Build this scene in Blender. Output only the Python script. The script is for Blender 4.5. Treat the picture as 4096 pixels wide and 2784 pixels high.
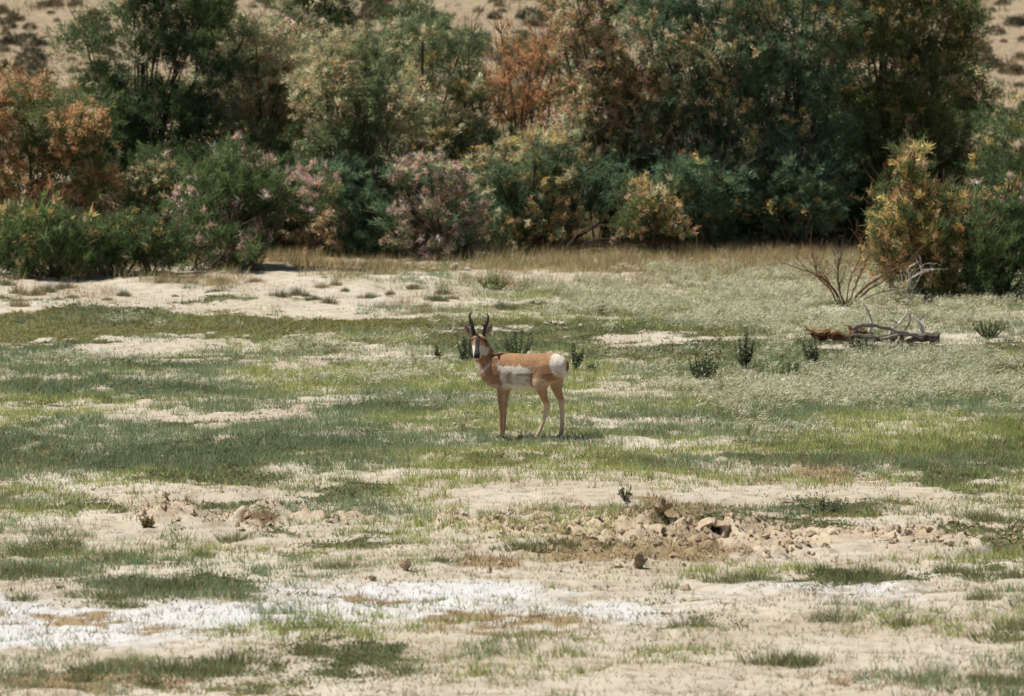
import bpy, bmesh, math, random
import numpy as np
from mathutils import Vector, Matrix

for o in list(bpy.data.objects):
    bpy.data.objects.remove(o)
scene = bpy.context.scene
C = scene.collection
R = math.radians
rng = np.random.default_rng(11)
random.seed(11)

# ------------------------------------------------------------------ camera, sky, sun, exposure
FPX = 22680.0                       # focal length in photograph pixels (4096 wide)
CAM_H = 5.83
PITCH = math.atan((1392 + 440) / FPX)
cam_d = bpy.data.cameras.new('camera')
cam_d.sensor_width = 36.0
cam_d.lens = FPX / 4096 * 36.0
cam_d.clip_start = 0.5
cam_d.clip_end = 3000
cam_d.dof.use_dof = True
cam_d.dof.focus_distance = 60.2
cam_d.dof.aperture_fstop = 3.7
cam = bpy.data.objects.new('camera', cam_d)
cam.location = (0, 0, CAM_H)
cam.rotation_euler = (math.pi / 2 - PITCH, 0, 0)
C.objects.link(cam)
scene.camera = cam

SUN = Vector((-0.43, 0.09, 0.89)).normalized()
world = bpy.data.worlds.new('World')
scene.world = world
world.use_nodes = True
wn = world.node_tree
wn.nodes.clear()
sky = wn.nodes.new('ShaderNodeTexSky')
sky.sky_type = 'NISHITA'
sky.sun_disc = False
sky.sun_elevation = math.asin(SUN.z)
sky.sun_rotation = math.atan2(SUN.x, SUN.y)
sky.altitude = 1500
sky.dust_density = 1.5
bg = wn.nodes.new('ShaderNodeBackground')
bg.inputs['Strength'].default_value = 0.048
wo = wn.nodes.new('ShaderNodeOutputWorld')
wn.links.new(sky.outputs[0], bg.inputs['Color'])
wn.links.new(bg.outputs[0], wo.inputs['Surface'])
sun_d = bpy.data.lights.new('sun', 'SUN')
sun_d.energy = 5.0
sun_d.angle = R(0.53)
sun_d.color = (1.0, 0.94, 0.83)
sun = bpy.data.objects.new('sun', sun_d)
sun.rotation_euler = SUN.to_track_quat('Z', 'Y').to_euler()
sun.location = (-20, 60, 40)
C.objects.link(sun)
scene.view_settings.view_transform = 'Standard'
scene.view_settings.look = 'None'
scene.view_settings.gamma = 1.0
scene.view_settings.exposure = 0.36
scene.cycles.max_bounces = 6
scene.cycles.diffuse_bounces = 3
scene.cycles.transmission_bounces = 3
scene.cycles.transparent_max_bounces = 4

# ------------------------------------------------------------------ small maths
def hash2(ix, iy, seed):
    n = (ix.astype(np.int64) * 374761393 + iy.astype(np.int64) * 668265263 + seed * 974634777) & 0xFFFFFFFF
    n = ((n ^ (n >> 13)) * 1274126177) & 0xFFFFFFFF
    n = n ^ (n >> 16)
    return (n & 0xFFFFFF) / float(0xFFFFFF)

def noise2(x, y, seed=0):
    x = np.asarray(x, float); y = np.asarray(y, float)
    ix = np.floor(x); iy = np.floor(y)
    fx = x - ix; fy = y - iy
    fx = fx * fx * (3 - 2 * fx); fy = fy * fy * (3 - 2 * fy)
    a = hash2(ix, iy, seed); b = hash2(ix + 1, iy, seed)
    c = hash2(ix, iy + 1, seed); d = hash2(ix + 1, iy + 1, seed)
    return (a * (1 - fx) + b * fx) * (1 - fy) + (c * (1 - fx) + d * fx) * fy

def fbm(x, y, seed=0, oct=4):
    s = 0; a = 0.5; t = 0
    for k in range(oct):
        s = s + a * noise2(x * 2 ** k + 17.3 * k, y * 2 ** k - 9.1 * k, seed + k)
        t += a; a *= 0.5
    return s / t

def sst(a, b, x):
    t = np.clip((np.asarray(x, float) - a) / (b - a), 0, 1)
    return t * t * (3 - 2 * t)

CP, SP = math.cos(PITCH), math.sin(PITCH)
def project(x, y, z=0.0):
    """world -> photograph pixel (4096 x 2784)"""
    dz = z - CAM_H
    depth = y * CP - dz * SP
    up = y * SP + dz * CP
    depth = np.maximum(depth, 0.5)
    return 2048 + FPX * x / depth, 1392 - FPX * up / depth

def ray(px, py):
    a = (px - 2048) / FPX; b = (1392 - py) / FPX
    return np.array([a, CP + b * SP, -SP + b * CP])

def plane_at(px, py, Y):
    r = ray(px, py); t = Y / r[1]
    return np.array([r[0] * t, Y, CAM_H + r[2] * t])

# burrow, cut banks and clod zones in world space
def flat_at(px, py):
    r = ray(px, py); t = -CAM_H / r[2]
    return r[0] * t, r[1] * t

BUR = flat_at(2845, 2165)
def dirt_mask(x, y):
    """where broken, dug-over earth lies"""
    px, py = project(x, y)
    cy = np.interp(px, [300, 560, 800, 1100, 1800, 2400, 2900, 3500, 4200], [2085, 2085, 2090, 2085, 2110, 2160, 2170, 2165, 2190])
    hw = np.interp(px, [300, 520, 560, 790, 840, 920, 1150, 1250, 1300, 1540, 1700, 1850, 2100, 2600, 2950, 3400, 4200], [1, 1, 24, 24, 1, 14, 14, 1, 10, 8, 1, 28, 75, 105, 75, 50, 52])
    n = fbm(x * 1.3, y * 1.3, 5, 3) - 0.5
    return np.clip(1.25 - np.abs(py - cy + n * 60) / hw, 0, 1) * (hw > 2) * sst(.25, .5, fbm(x / .8, y / 1.2, 57, 2) + .12)

def cutbank(x, y, x0, x1, py0, h, seed, face=False):
    """a low step: ground behind the line is higher, broken face turned to the camera"""
    yc = flat_at(2048, py0)[1] + (fbm(x * 1.6, x * 0 + seed, seed, 3) - 0.5) * 0.9
    m = sst(x0 - 0.1, x0 + 0.25, x) * (1 - sst(x1 - 0.25, x1 + 0.1, x))
    if face: return m * sst(.40, .56, fbm(x / .35, y / .5, seed + 3, 3)) * sst(-0.10, -0.02, y - yc) * (1 - sst(0.07, 0.13, y - yc))  # mask for the shade painted on the camera-facing step
    rise = sst(0.0, 0.07, y - yc) * (1 - sst(0.5, 2.4, y - yc))
    return h * m * rise

X = lambda px, py: flat_at(px, py)[0]
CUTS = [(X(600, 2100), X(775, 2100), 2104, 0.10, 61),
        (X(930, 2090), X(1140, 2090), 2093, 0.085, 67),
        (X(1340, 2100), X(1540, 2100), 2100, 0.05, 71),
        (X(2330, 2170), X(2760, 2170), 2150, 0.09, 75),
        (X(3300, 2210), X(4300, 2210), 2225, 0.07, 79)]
def ground_z(x, y):
    x = np.asarray(x, float); y = np.asarray(y, float)
    z = (fbm(x / 3.1, y / 3.1, 1, 3) - 0.5) * 0.10 * sst(10, 40, y)
    near = sst(38, 42, y) * (1 - sst(100, 110, y))
    z = z + (fbm(x / 0.45, y / 0.45, 2, 3) - 0.5) * 0.055 * near
    z = z + (fbm(x / 0.14, y / 0.18, 4, 2) - 0.5) * 0.028 * near
    # low terrace edges (flat crusted lenses of soil)
    t = fbm(x / 1.3, y / 1.3, 31, 3)
    z = z + 0.03 * sst(0.50, 0.54, t) * near
    z = z + 4.2 * (1 - sst(2, 23, y))                       # the bank the camera stands on
    z = z + 0.06 * sst(80, 86, y) + 0.10 * (fbm(x / 2.2, y / 2.2, 27, 2) - 0.4) * sst(86, 92, y) * (1 - sst(100, 108, y))   # hummocks under the tamarisks
    h = np.maximum(y - 122, 0)
    z = z + h * 0.125 * sst(0, 25, h) + 1.2 * (fbm(x / 28, y / 28, 9, 4) - 0.5) * sst(5, 60, h) + 0.3 * (fbm(x / 3.5, y / 3.5, 19, 4) - 0.5) * sst(4, 20, h)
    z = z + 25 * sst(250, 700, y) * (0.6 + fbm(x / 160, y / 160, 13, 3))
    # broken earth
    D = dirt_mask(x, y) * sst(42, 45, y) * (1 - sst(56, 58, y))
    c1 = fbm(x / 0.22, y / 0.30, 40, 3); c2 = fbm(x / 0.085, y / 0.11, 44, 2)
    z = z + D * 0.8 * (0.0 + 0.035 * sst(0.46, 0.56, c1) + 0.045 * sst(0.52, 0.60, c2) + 0.03 * (c2 - 0.5))
    wx = x + 0.05 * (noise2(x / .1, y / .1, 51) - .5); wy = y + 0.08 * (noise2(x / .12 + 9, y / .12, 52) - .5)
    cell = hash2(np.floor(wx / .11 + .35 * np.floor(wy / .15)), np.floor(wy / .15), 53); cell2 = hash2(np.floor(wx / .06), np.floor(wy / .09 + .3 * np.floor(wx / .06)), 54)
    z = z + D * (0.05 * cell ** 2 * sst(.3, .6, fbm(x / .5, y / .5, 55, 2)) + 0.025 * cell2 ** 2)
    for c in CUTS: z = z + cutbank(x, y, *c)
    # the burrow: a pit with a steep back wall and a spoil apron running down to the left
    bx, by = BUR
    dx = (x - bx); dy = (y - by)
    mound = sst(-0.02, 0.16, dy + 0.10 * np.abs(dx)) * (1 - sst(0.7, 2.2, dy)) * np.exp(-((dx - 0.02) / 0.50) ** 2)
    notch = np.exp(-((dx) / 0.10) ** 6) * sst(-0.2, 0.0, dy) * (1 - sst(0.62, 0.68, dy))
    z = z + 0.14 * mound * (1 - notch) * (.75 + .5 * fbm(x / .2, y / .25, 58, 3)) - 0.10 * notch
    z = z + 0.07 * np.exp(-((dx + 0.62 - 0.2 * dy) / 0.22) ** 2) * np.exp(-((dy + 0.2) / 0.8) ** 2)
    return z

def on_ground(px, py):
    x, y = flat_at(px, py)
    r = ray(px, py)
    for k in range(6):
        z = float(ground_z(x, y))
        t = (z - CAM_H) / r[2]
        x, y = r[0] * t, r[1] * t
    return np.array([x, y, float(ground_z(x, y))])

# ------------------------------------------------------------------ cover tables: rows by photograph height, columns across
COLS = [0, 500, 1000, 1500, 2000, 2500, 3000, 3500, 4096]
GREEN = {1000: [0, 0, 0, 0, 0, 0, 0, 0, 0], 1060: [1, 2, 4, 3, 3, 2, 1, 1, 1], 1120: [0, 0, 1, 1, 2, 2, 2, 2, 2],
         1180: [0, 0, 0, 0, 1, 2, 2, 2, 2], 1240: [1, 1, 1, 1, 2, 4, 4, 4, 4], 1300: [2, 2, 2, 2, 2, 3, 4, 4, 4],
         1360: [2, 2, 2, 2, 3, 3, 2, 2, 2], 1420: [5, 5, 4, 3, 3, 2, 2, 2, 1], 1480: [7, 7, 6, 5, 4, 4, 4, 4, 4],
         1560: [7, 7, 7, 7, 6, 4, 4, 4, 4], 1600: [5, 4, 5, 6, 8, 7, 6, 6, 6], 1640: [2, 1, 1, 4, 7, 7, 7, 6, 7],
         1700: [5, 5, 3, 5, 7, 7, 7, 7, 7], 1780: [9, 9, 7, 6, 7, 6, 6, 8, 9], 1860: [9, 9, 6, 6, 6, 4, 5, 7, 9],
         1940: [6, 6, 5, 5, 4, 2, 3, 5, 8], 2000: [3, 4, 4, 4, 4, 1, 1, 2, 2], 2060: [1, 1, 3, 3, 3, 2, 2, 2, 2],
         2120: [0, 0, 0, 1, 1, 1, 1, 1, 2], 2200: [3, 1, 1, 1, 2, 2, 1, 1, 1], 2280: [4, 2, 1, 1, 1, 1, 3, 3, 3],
         2360: [2, 5, 3, 0, 1, 1, 1, 2, 2], 2440: [1, 1, 2, 1, 1, 2, 2, 2, 3], 2520: [1, 2, 3, 3, 3, 2, 2, 3, 3],
         2620: [2, 3, 3, 3, 2, 2, 2, 2, 4], 2784: [2, 3, 3, 2, 2, 1, 1, 2, 3]}
MAT = {1190: [0, 0, 0, 0, 0, 0, 0, 0, 0], 1240: [5, 5, 3, 2, 1, 1, 0, 0, 0], 1300: [8, 8, 8, 7, 6, 5, 2, 1, 0],
       1350: [7, 7, 6, 6, 6, 6, 3, 1, 1], 1390: [3, 3, 4, 4, 4, 5, 6, 5, 4], 1440: [3, 3, 4, 3, 4, 4, 5, 4, 4],
       1520: [3, 3, 3, 3, 3, 3, 3, 3, 3], 1650: [3, 2, 3, 3, 3, 3, 4, 4, 4], 1800: [5, 5, 4, 3, 3, 3, 3, 4, 5],
       1960: [2, 2, 2, 2, 2, 1, 1, 2, 4], 2050: [1, 1, 1, 1, 1, 1, 2, 2, 2], 2400: [0, 1, 1, 1, 1, 1, 1, 1, 1], 2784: [1, 1, 1, 1, 1, 1, 1, 1, 2]}
PALE = {1080: [0, 0, 0, 0, 0, 1, 2, 2, 2], 1160: [0, 0, 0, 0, 1, 4, 6, 6, 6], 1220: [0, 0, 0, 0, 1, 5, 8, 8, 8],
        1290: [1, 2, 0, 1, 2, 4, 7, 9, 9], 1340: [1, 2, 1, 1, 1, 2, 5, 7, 6], 1375: [0, 0, 0, 0, 1, 1, 1, 0, 0], 1410: [0, 0, 1, 2, 2, 2, 2, 0, 0],
        1430: [0, 0, 1, 3, 4, 4, 5, 3, 3], 1490: [0, 1, 1, 3, 4, 6, 8, 9, 9], 1560: [0, 0, 1, 1, 1, 3, 6, 7, 8],
        1640: [0, 0, 0, 0, 0, 1, 2, 3, 4], 1720: [0, 0, 0, 0, 0, 0, 1, 1, 1], 1800: [0, 0, 0, 0, 0, 0, 0, 0, 0]}
DRY = {980: [3, 3, 4, 5, 7, 9, 9, 8, 6], 1040: [3, 6, 7, 5, 6, 8, 9, 8, 6], 1090: [2, 4, 4, 4, 5, 7, 8, 6, 4],
       1140: [1, 1, 1, 1, 3, 5, 4, 2, 1], 1200: [0, 0, 0, 0, 1, 2, 2, 1, 1], 1300: [0, 0, 0, 0, 0, 0, 0, 0, 0],
       1800: [0, 0, 0, 0, 0, 0, 0, 0, 0], 1900: [1, 1, 1, 1, 1, 1, 1, 1, 1], 2100: [0, 0, 1, 2, 2, 1, 1, 1, 1], 2784: [2, 2, 2, 2, 2, 2, 2, 2, 2]}
SALT = {1140: [0, 0, 0, 0, 0, 0, 0, 0, 0], 1165: [2, 3, 3, 2, 1, 0, 0, 0, 0], 1230: [1, 1, 2, 2, 1, 0, 0, 0, 0], 1295: [0, 0, 0, 1, 4, 1, 0, 0, 0],
        1400: [1, 1, 1, 1, 1, 1, 1, 3, 3], 1640: [0, 1, 2, 2, 0, 0, 0, 0, 0], 1900: [0, 0, 0, 0, 0, 0, 0, 0, 0],
        2020: [0, 0, 0, 0, 1, 2, 2, 2, 2], 2110: [0, 0, 0, 0, 0, 0, 0, 0, 0], 2300: [0, 0, 1, 1, 1, 0, 0, 0, 0], 2360: [1, 2, 4, 9, 7, 3, 4, 4, 1],
        2420: [5, 6, 7, 9, 9, 8, 4, 2, 0], 2470: [9, 9, 8, 5, 4, 5, 2, 1, 0], 2530: [8, 8, 6, 2, 2, 1, 0, 0, 0], 2600: [3, 3, 2, 1, 0, 0, 0, 0, 0], 2690: [0, 0, 0, 0, 0, 0, 0, 0, 0]}

def table(T, px, py):
    ys = np.array(sorted(T)); A = np.array([T[k] for k in sorted(T)], float)
    px = np.clip(px, COLS[0], COLS[-1]); py = np.clip(py, ys[0], ys[-1])
    i = np.clip(np.searchsorted(ys, py, side='right') - 1, 0, len(ys) - 2)
    j = np.clip(np.searchsorted(COLS, px, side='right') - 1, 0, len(COLS) - 2)
    fy = (py - ys[i]) / (ys[i + 1] - ys[i])
    cx = np.array(COLS, float)
    fx = (px - cx[j]) / (cx[j + 1] - cx[j])
    return ((A[i, j] * (1 - fx) + A[i, j + 1] * fx) * (1 - fy) + (A[i + 1, j] * (1 - fx) + A[i + 1, j + 1] * fx) * fy) / 9.0

def cover(T, x, y, seed, sc=1.0, hard=0.16):
    px, py = project(x, y)
    v = table(T, px, py)
    if T is GREEN: v = v + 0.10 * sst(1380, 1450, py) * (1 - sst(1930, 2010, py))
    n = 0.75 * fbm(x / (1.6 * sc), y / (1.6 * sc), seed, 4) + 0.25 * fbm(x / 0.22, y / 0.22, seed + 7, 2)
    n = (n - 0.5) * 2.1 + 0.5
    return sst(-hard, hard, v - n + (v > 0.02) * 0 - (v < 0.01) * 9)

# ------------------------------------------------------------------ mesh and material helpers
def make_mesh(name, verts, faces=None, nper=None, col=None, smooth=False, attrs=None):
    """verts (N,3); faces flat index array with nper vertices each"""
    verts = np.ascontiguousarray(verts, np.float32)
    faces = np.ascontiguousarray(faces, np.int32).ravel()
    nf = len(faces) // nper
    me = bpy.data.meshes.new(name)
    me.vertices.add(len(verts)); me.vertices.foreach_set('co', verts.ravel())
    me.loops.add(len(faces)); me.loops.foreach_set('vertex_index', faces)
    me.polygons.add(nf)
    me.polygons.foreach_set('loop_start', np.arange(0, nf * nper, nper, dtype=np.int32))
    me.polygons.foreach_set('loop_total', np.full(nf, nper, np.int32))
    me.polygons.foreach_set('use_smooth', np.full(nf, smooth))
    if col is not None:
        a = me.attributes.new('col', 'FLOAT_COLOR', 'POINT')
        c4 = np.ones((len(verts), 4), np.float32); c4[:, :3] = col
        a.data.foreach_set('color', c4.ravel())
    for k, v in (attrs or {}).items():
        a = me.attributes.new(k, 'FLOAT', 'POINT')
        a.data.foreach_set('value', np.ascontiguousarray(v, np.float32))
    me.update(calc_edges=True)
    return me

def obj(name, me, mat=None, parent=None, loc=None):
    o = bpy.data.objects.new(name, me)
    C.objects.link(o)
    if mat is not None and me is not None and len(me.materials) == 0:
        me.materials.append(mat)
    if parent is not None:
        o.parent = parent
    if loc is not None:
        o.location = loc
    return o

def tag(o, label, cat, group=None, kind=None):
    if label: o['label'] = label
    if cat: o['category'] = cat
    if group: o['group'] = group
    if kind: o['kind'] = kind
    return o

def empty(name, loc, label, cat, group=None):
    o = bpy.data.objects.new(name, None)
    o.empty_display_size = 0.1
    C.objects.link(o); o.location = loc
    return tag(o, label, cat, group)

def mat_new(name):
    m = bpy.data.materials.new(name); m.use_nodes = True
    nt = m.node_tree; nt.nodes.clear()
    out = nt.nodes.new('ShaderNodeOutputMaterial')
    return m, nt, out

def leaf_material(name, trans=0.3):
    m, nt, out = mat_new(name)
    at = nt.nodes.new('ShaderNodeAttribute'); at.attribute_name = 'col'
    d = nt.nodes.new('ShaderNodeBsdfDiffuse'); t = nt.nodes.new('ShaderNodeBsdfTranslucent')
    mx = nt.nodes.new('ShaderNodeMixShader'); mx.inputs[0].default_value = trans
    nt.links.new(at.outputs['Color'], d.inputs['Color']); nt.links.new(at.outputs['Color'], t.inputs['Color'])
    nt.links.new(d.outputs[0], mx.inputs[1]); nt.links.new(t.outputs[0], mx.inputs[2])
    nt.links.new(mx.outputs[0], out.inputs['Surface'])
    return m

def noise_material(name, cols, scale, rough=0.9, bump=0.3, stretch=(1, 1, 1), attr=False, detail=6, spec=0.2):
    m, nt, out = mat_new(name)
    tc = nt.nodes.new('ShaderNodeTexCoord'); mp = nt.nodes.new('ShaderNodeMapping'); mp.inputs['Scale'].default_value = stretch
    nt.links.new(tc.outputs['Object'], mp.inputs['Vector'])
    n = nt.nodes.new('ShaderNodeTexNoise'); n.inputs['Scale'].default_value = scale; n.inputs['Detail'].default_value = detail
    nt.links.new(mp.outputs[0], n.inputs['Vector'])
    cr = nt.nodes.new('ShaderNodeValToRGB')
    e = cr.color_ramp.elements
    e[0].position = 0.3; e[0].color = (*cols[0], 1); e[1].position = 0.7; e[1].color = (*cols[-1], 1)
    for k, c in enumerate(cols[1:-1]):
        q = e.new(0.3 + 0.4 * (k + 1) / (len(cols) - 1)); q.color = (*c, 1)
    nt.links.new(n.outputs['Fac'], cr.inputs[0])
    b = nt.nodes.new('ShaderNodeBsdfPrincipled'); b.inputs['Roughness'].default_value = rough
    b.inputs['Specular IOR Level'].default_value = spec
    if attr:
        a = nt.nodes.new('ShaderNodeAttribute'); a.attribute_name = 'col'
        mx = nt.nodes.new('ShaderNodeMix'); mx.data_type = 'RGBA'; mx.blend_type = 'MULTIPLY'; mx.inputs[0].default_value = 1
        nt.links.new(cr.outputs[0], mx.inputs[6]); nt.links.new(a.outputs['Color'], mx.inputs[7])
        nt.links.new(mx.outputs[2], b.inputs['Base Color'])
    else:
        nt.links.new(cr.outputs[0], b.inputs['Base Color'])
    bp = nt.nodes.new('ShaderNodeBump'); bp.inputs['Strength'].default_value = bump; bp.inputs['Distance'].default_value = 0.02
    nt.links.new(n.outputs['Fac'], bp.inputs['Height']); nt.links.new(bp.outputs[0], b.inputs['Normal'])
    nt.links.new(b.outputs[0], out.inputs['Surface'])
    return m

M_LEAF = leaf_material('tamarisk_foliage', 0.42)
M_BLOOM = leaf_material('tamarisk_blossom', 0.42)
M_GRASS = leaf_material('grass_blades', 0.45)
M_SAGE = leaf_material('sage_leaves', 0.2)
M_BARK = noise_material('dark_bark', [(0.055, 0.042, 0.032), (0.13, 0.095, 0.07)], 30, 0.95, 0.5, (1, 1, 0.2))
M_BARKRED = noise_material('red_bark', [(0.12, 0.055, 0.035), (0.26, 0.13, 0.08)], 30, 0.9, 0.4, (1, 1, 0.2))
M_GREYWOOD = noise_material('weathered_grey_wood', [(0.085, 0.075, 0.068), (0.29, 0.265, 0.24)], 22, 0.9, 0.6, (0.25, 1, 1))
M_OLDLOG = noise_material('old_log', [(0.035, 0.026, 0.02), (0.095, 0.075, 0.06), (0.21, 0.18, 0.155)], 24, 0.95, 0.9, (0.3, 1, 1))
M_PALEWOOD = noise_material('bleached_wood', [(0.48, 0.43, 0.38), (0.70, 0.67, 0.63)], 25, 0.85, 0.4, (1, 1, 0.2))
M_ROTWOOD = noise_material('rotten_red_wood', [(0.035, 0.022, 0.016), (0.11, 0.055, 0.03), (0.27, 0.15, 0.075)], 26, 0.95, 0.8, (0.3, 1, 1))
M_YELWOOD = noise_material('split_yellow_wood', [(0.17, 0.095, 0.045), (0.44, 0.29, 0.14)], 30, 0.9, 0.6, (0.3, 1, 1))
M_ROCK = noise_material('pale_stone', [(0.44, 0.39, 0.33), (0.62, 0.57, 0.50)], 14, 0.9, 0.5)
M_EARTH = noise_material('caked_earth', [(0.30, 0.23, 0.16), (0.50, 0.415, 0.31)], 12, 1.0, 0.9)
M_CRUMB = noise_material('earth_crumbs', [(0.28, 0.21, 0.145), (0.52, 0.43, 0.32)], 14, 1.0, 0.5)
M_CLOD = noise_material('dirt_clod', [(0.20, 0.135, 0.085), (0.40, 0.31, 0.215)], 5, 1.0, 0.9)

# ------------------------------------------------------------------ ground
def ground_material():
    m, nt, out = mat_new('desert_floor')
    L = nt.links.new
    tc = nt.nodes.new('ShaderNodeTexCoord')
    def noise(scale, detail=6, rough=0.55):
        n = nt.nodes.new('ShaderNodeTexNoise'); n.inputs['Scale'].default_value = scale
        n.inputs['Detail'].default_value = detail; n.inputs['Roughness'].default_value = rough
        L(tc.outputs['Object'], n.inputs['Vector']); return n
    def ramp(src, stops):
        r = nt.nodes.new('ShaderNodeValToRGB'); e = r.color_ramp.elements
        e[0].position, e[0].color = stops[0][0], (*stops[0][1], 1)
        e[1].position, e[1].color = stops[-1][0], (*stops[-1][1], 1)
        for p, c in stops[1:-1]:
            q = e.new(p); q.color = (*c, 1)
        L(src, r.inputs[0]); return r
    def attr(n):
        a = nt.nodes.new('ShaderNodeAttribute'); a.attribute_name = n; return a.outputs['Fac']
    def mixc(f, a, b):
        x = nt.nodes.new('ShaderNodeMix'); x.data_type = 'RGBA'
        L(f, x.inputs[0]); L(a, x.inputs[6])
        if isinstance(b, tuple): x.inputs[7].default_value = (*b, 1)
        else: L(b, x.inputs[7])
        return x.outputs[2]
    def breakup(a, n, lo, hi):
        """attribute edge broken by noise"""
        s = nt.nodes.new('ShaderNodeMath'); s.operation = 'ADD'; L(a, s.inputs[0]); L(n, s.inputs[1])
        r = nt.nodes.new('ShaderNodeMapRange'); r.inputs[1].default_value = lo; r.inputs[2].default_value = hi
        r.interpolation_type = 'SMOOTHSTEP'; L(s.outputs[0], r.inputs[0]); return r.outputs[0]
    n1 = noise(0.55, 8); n2 = noise(5, 8, 0.65); n3 = noise(38, 5, 0.7)
    sand = ramp(n1.outputs['Fac'], [(0.32, (0.40, 0.345, 0.27)), (0.5, (0.465, 0.415, 0.34)), (0.68, (0.52, 0.475, 0.405))])
    sand2 = ramp(n2.outputs['Fac'], [(0.36, (0.62, 0.57, 0.50)), (0.52, (1, 1, 1))])
    mul = nt.nodes.new('ShaderNodeMix'); mul.data_type = 'RGBA'; mul.blend_type = 'MULTIPLY'; mul.inputs[0].default_value = 0.8
    L(sand.outputs[0], mul.inputs[6]); L(sand2.outputs[0], mul.inputs[7])
    c = mul.outputs[2]
    hillc = ramp(n2.outputs['Fac'], [(0.35, (0.22, 0.17, 0.11)), (0.62, (0.335, 0.27, 0.185))])
    c = mixc(attr('hill'), c, hillc.outputs[0])
    dirtc = ramp(n2.outputs['Fac'], [(0.35, (0.38, 0.295, 0.205)), (0.65, (0.52, 0.44, 0.335))])
    c = mixc(breakup(attr('dirt'), n2.outputs['Fac'], 0.7, 1.2), c, dirtc.outputs[0])
    saltc = ramp(n3.outputs['Fac'], [(0.3, (0.50, 0.49, 0.47)), (0.65, (0.60, 0.61, 0.635))])
    cut_shade = ramp(n2.outputs['Fac'], [(0.35, (0.12, 0.078, 0.048)), (0.65, (0.26, 0.185, 0.12))])  # darker soil colour imitating shade on the cut faces
    c = mixc(breakup(attr('cut'), n2.outputs['Fac'], 0.75, 1.15), c, cut_shade.outputs[0])
    n4 = noise(9, 6, 0.7)
    sb = nt.nodes.new('ShaderNodeMath'); sb.operation = 'MULTIPLY_ADD'; sb.inputs[1].default_value = 0.8; L(n4.outputs['Fac'], sb.inputs[0]); L(n2.outputs['Fac'], sb.inputs[2])
    c = mixc(breakup(attr('salt'), sb.outputs[0], 1.28, 1.95), c, saltc.outputs[0])
    litter = ramp(n3.outputs['Fac'], [(0.3, (0.17, 0.13, 0.075)), (0.7, (0.38, 0.29, 0.17))])
    c = mixc(breakup(attr('litter'), n2.outputs['Fac'], 0.75, 1.15), c, litter.outputs[0])
    mat = ramp(n3.outputs['Fac'], [(0.3, (0.055, 0.062, 0.03)), (0.5, (0.115, 0.12, 0.06)), (0.72, (0.20, 0.185, 0.09))])
    c = mixc(breakup(attr('mat'), n3.outputs['Fac'], 0.8, 1.2), c, mat.outputs[0])
    b = nt.nodes.new('ShaderNodeBsdfPrincipled'); b.inputs['Roughness'].default_value = 0.95; b.inputs['Specular IOR Level'].default_value = 0.15
    L(c, b.inputs['Base Color'])
    ad = nt.nodes.new('ShaderNodeMath'); ad.operation = 'MULTIPLY_ADD'; ad.inputs[1].default_value = 0.35
    L(n3.outputs['Fac'], ad.inputs[0]); L(n2.outputs['Fac'], ad.inputs[2])
    bp = nt.nodes.new('ShaderNodeBump'); bp.inputs['Strength'].default_value = 0.7; bp.inputs['Distance'].default_value = 0.05
    L(ad.outputs[0], bp.inputs['Height']); L(bp.outputs[0], b.inputs['Normal'])
    L(b.outputs[0], out.inputs['Surface'])
    return m

def build_ground():
    rows = np.concatenate([np.linspace(-140, 20, 14)[:-1], np.linspace(20, 37, 18)[:-1], np.arange(37, 46, 0.10), np.arange(46, 54.6, 0.036),
                           np.arange(54.6, 104, 0.21), np.geomspace(104, 190, 70), np.geomspace(193, 1500, 50)])
    inner = np.linspace(-1, 1, 281)
    outer = np.geomspace(0.4, 900, 22)
    w = np.maximum(rows, 37) * 0.098 + 1.6
    Xg = np.concatenate([-(w[:, None] + outer[None, ::-1]), inner[None, :] * w[:, None], w[:, None] + outer[None, :]], 1)
    Yg = np.repeat(rows[:, None], Xg.shape[1], 1)
    Zg = ground_z(Xg, Yg)
    nr, nc = Xg.shape
    V = np.stack([Xg, Yg, Zg], -1).reshape(-1, 3)
    i = np.arange(nr - 1)[:, None] * nc + np.arange(nc - 1)[None, :]
    F = np.stack([i, i + 1, i + nc + 1, i + nc], -1).reshape(-1)
    x, y = V[:, 0], V[:, 1]
    vis = sst(36, 38, y) * (1 - sst(104, 110, y))
    attrs = {'hill': sst(108, 124, y), 'dirt': dirt_mask(x, y) * vis * .8, 'cut': sum(cutbank(x, y, *c, face=True) for c in CUTS[:4]) * vis,  # 'cut' carries the painted shade of the bank faces
             'salt': np.clip(table(SALT, *project(x, y)) * 1.15 + (fbm(x / 1.1, y / 1.1, 200, 4) - .5) * 1.1 * (table(SALT, *project(x, y)) > .02), 0, 1) * vis, 'litter': cover(DRY, x, y, 300, 1.0, 0.25) * vis * 0.9 + sst(84, 92, y) * (1 - sst(104, 112, y)) * 0.5,
             'mat': cover(MAT, x, y, 400, 0.9, 0.12) * vis}
    me = make_mesh('ground', V, F, 4, smooth=True, attrs=attrs)
    o = obj('ground', me, ground_material())
    o['kind'] = 'structure'
    o['label'] = 'pale sandy desert flat with salt crust and broken earth rising to a tan hillside'
build_ground()

# ------------------------------------------------------------------ slivers: thin tapered leaves
def perp(d):
    r = rng.normal(size=d.shape)
    s = np.cross(d, r)
    return s / np.maximum(np.linalg.norm(s, axis=1, keepdims=True), 1e-6)

def unit(v):
    return v / np.maximum(np.linalg.norm(v, axis=-1, keepdims=True), 1e-9)

def slivers(P, D, L, W, col):
    """one triangle each"""
    n = len(P); s = perp(D) * (W[:, None] * 0.5)
    V = np.empty((n, 3, 3)); V[:, 0] = P - s; V[:, 1] = P + s; V[:, 2] = P + D * L[:, None]
    return V.reshape(-1, 3), np.repeat(col, 3, 0)

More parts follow.
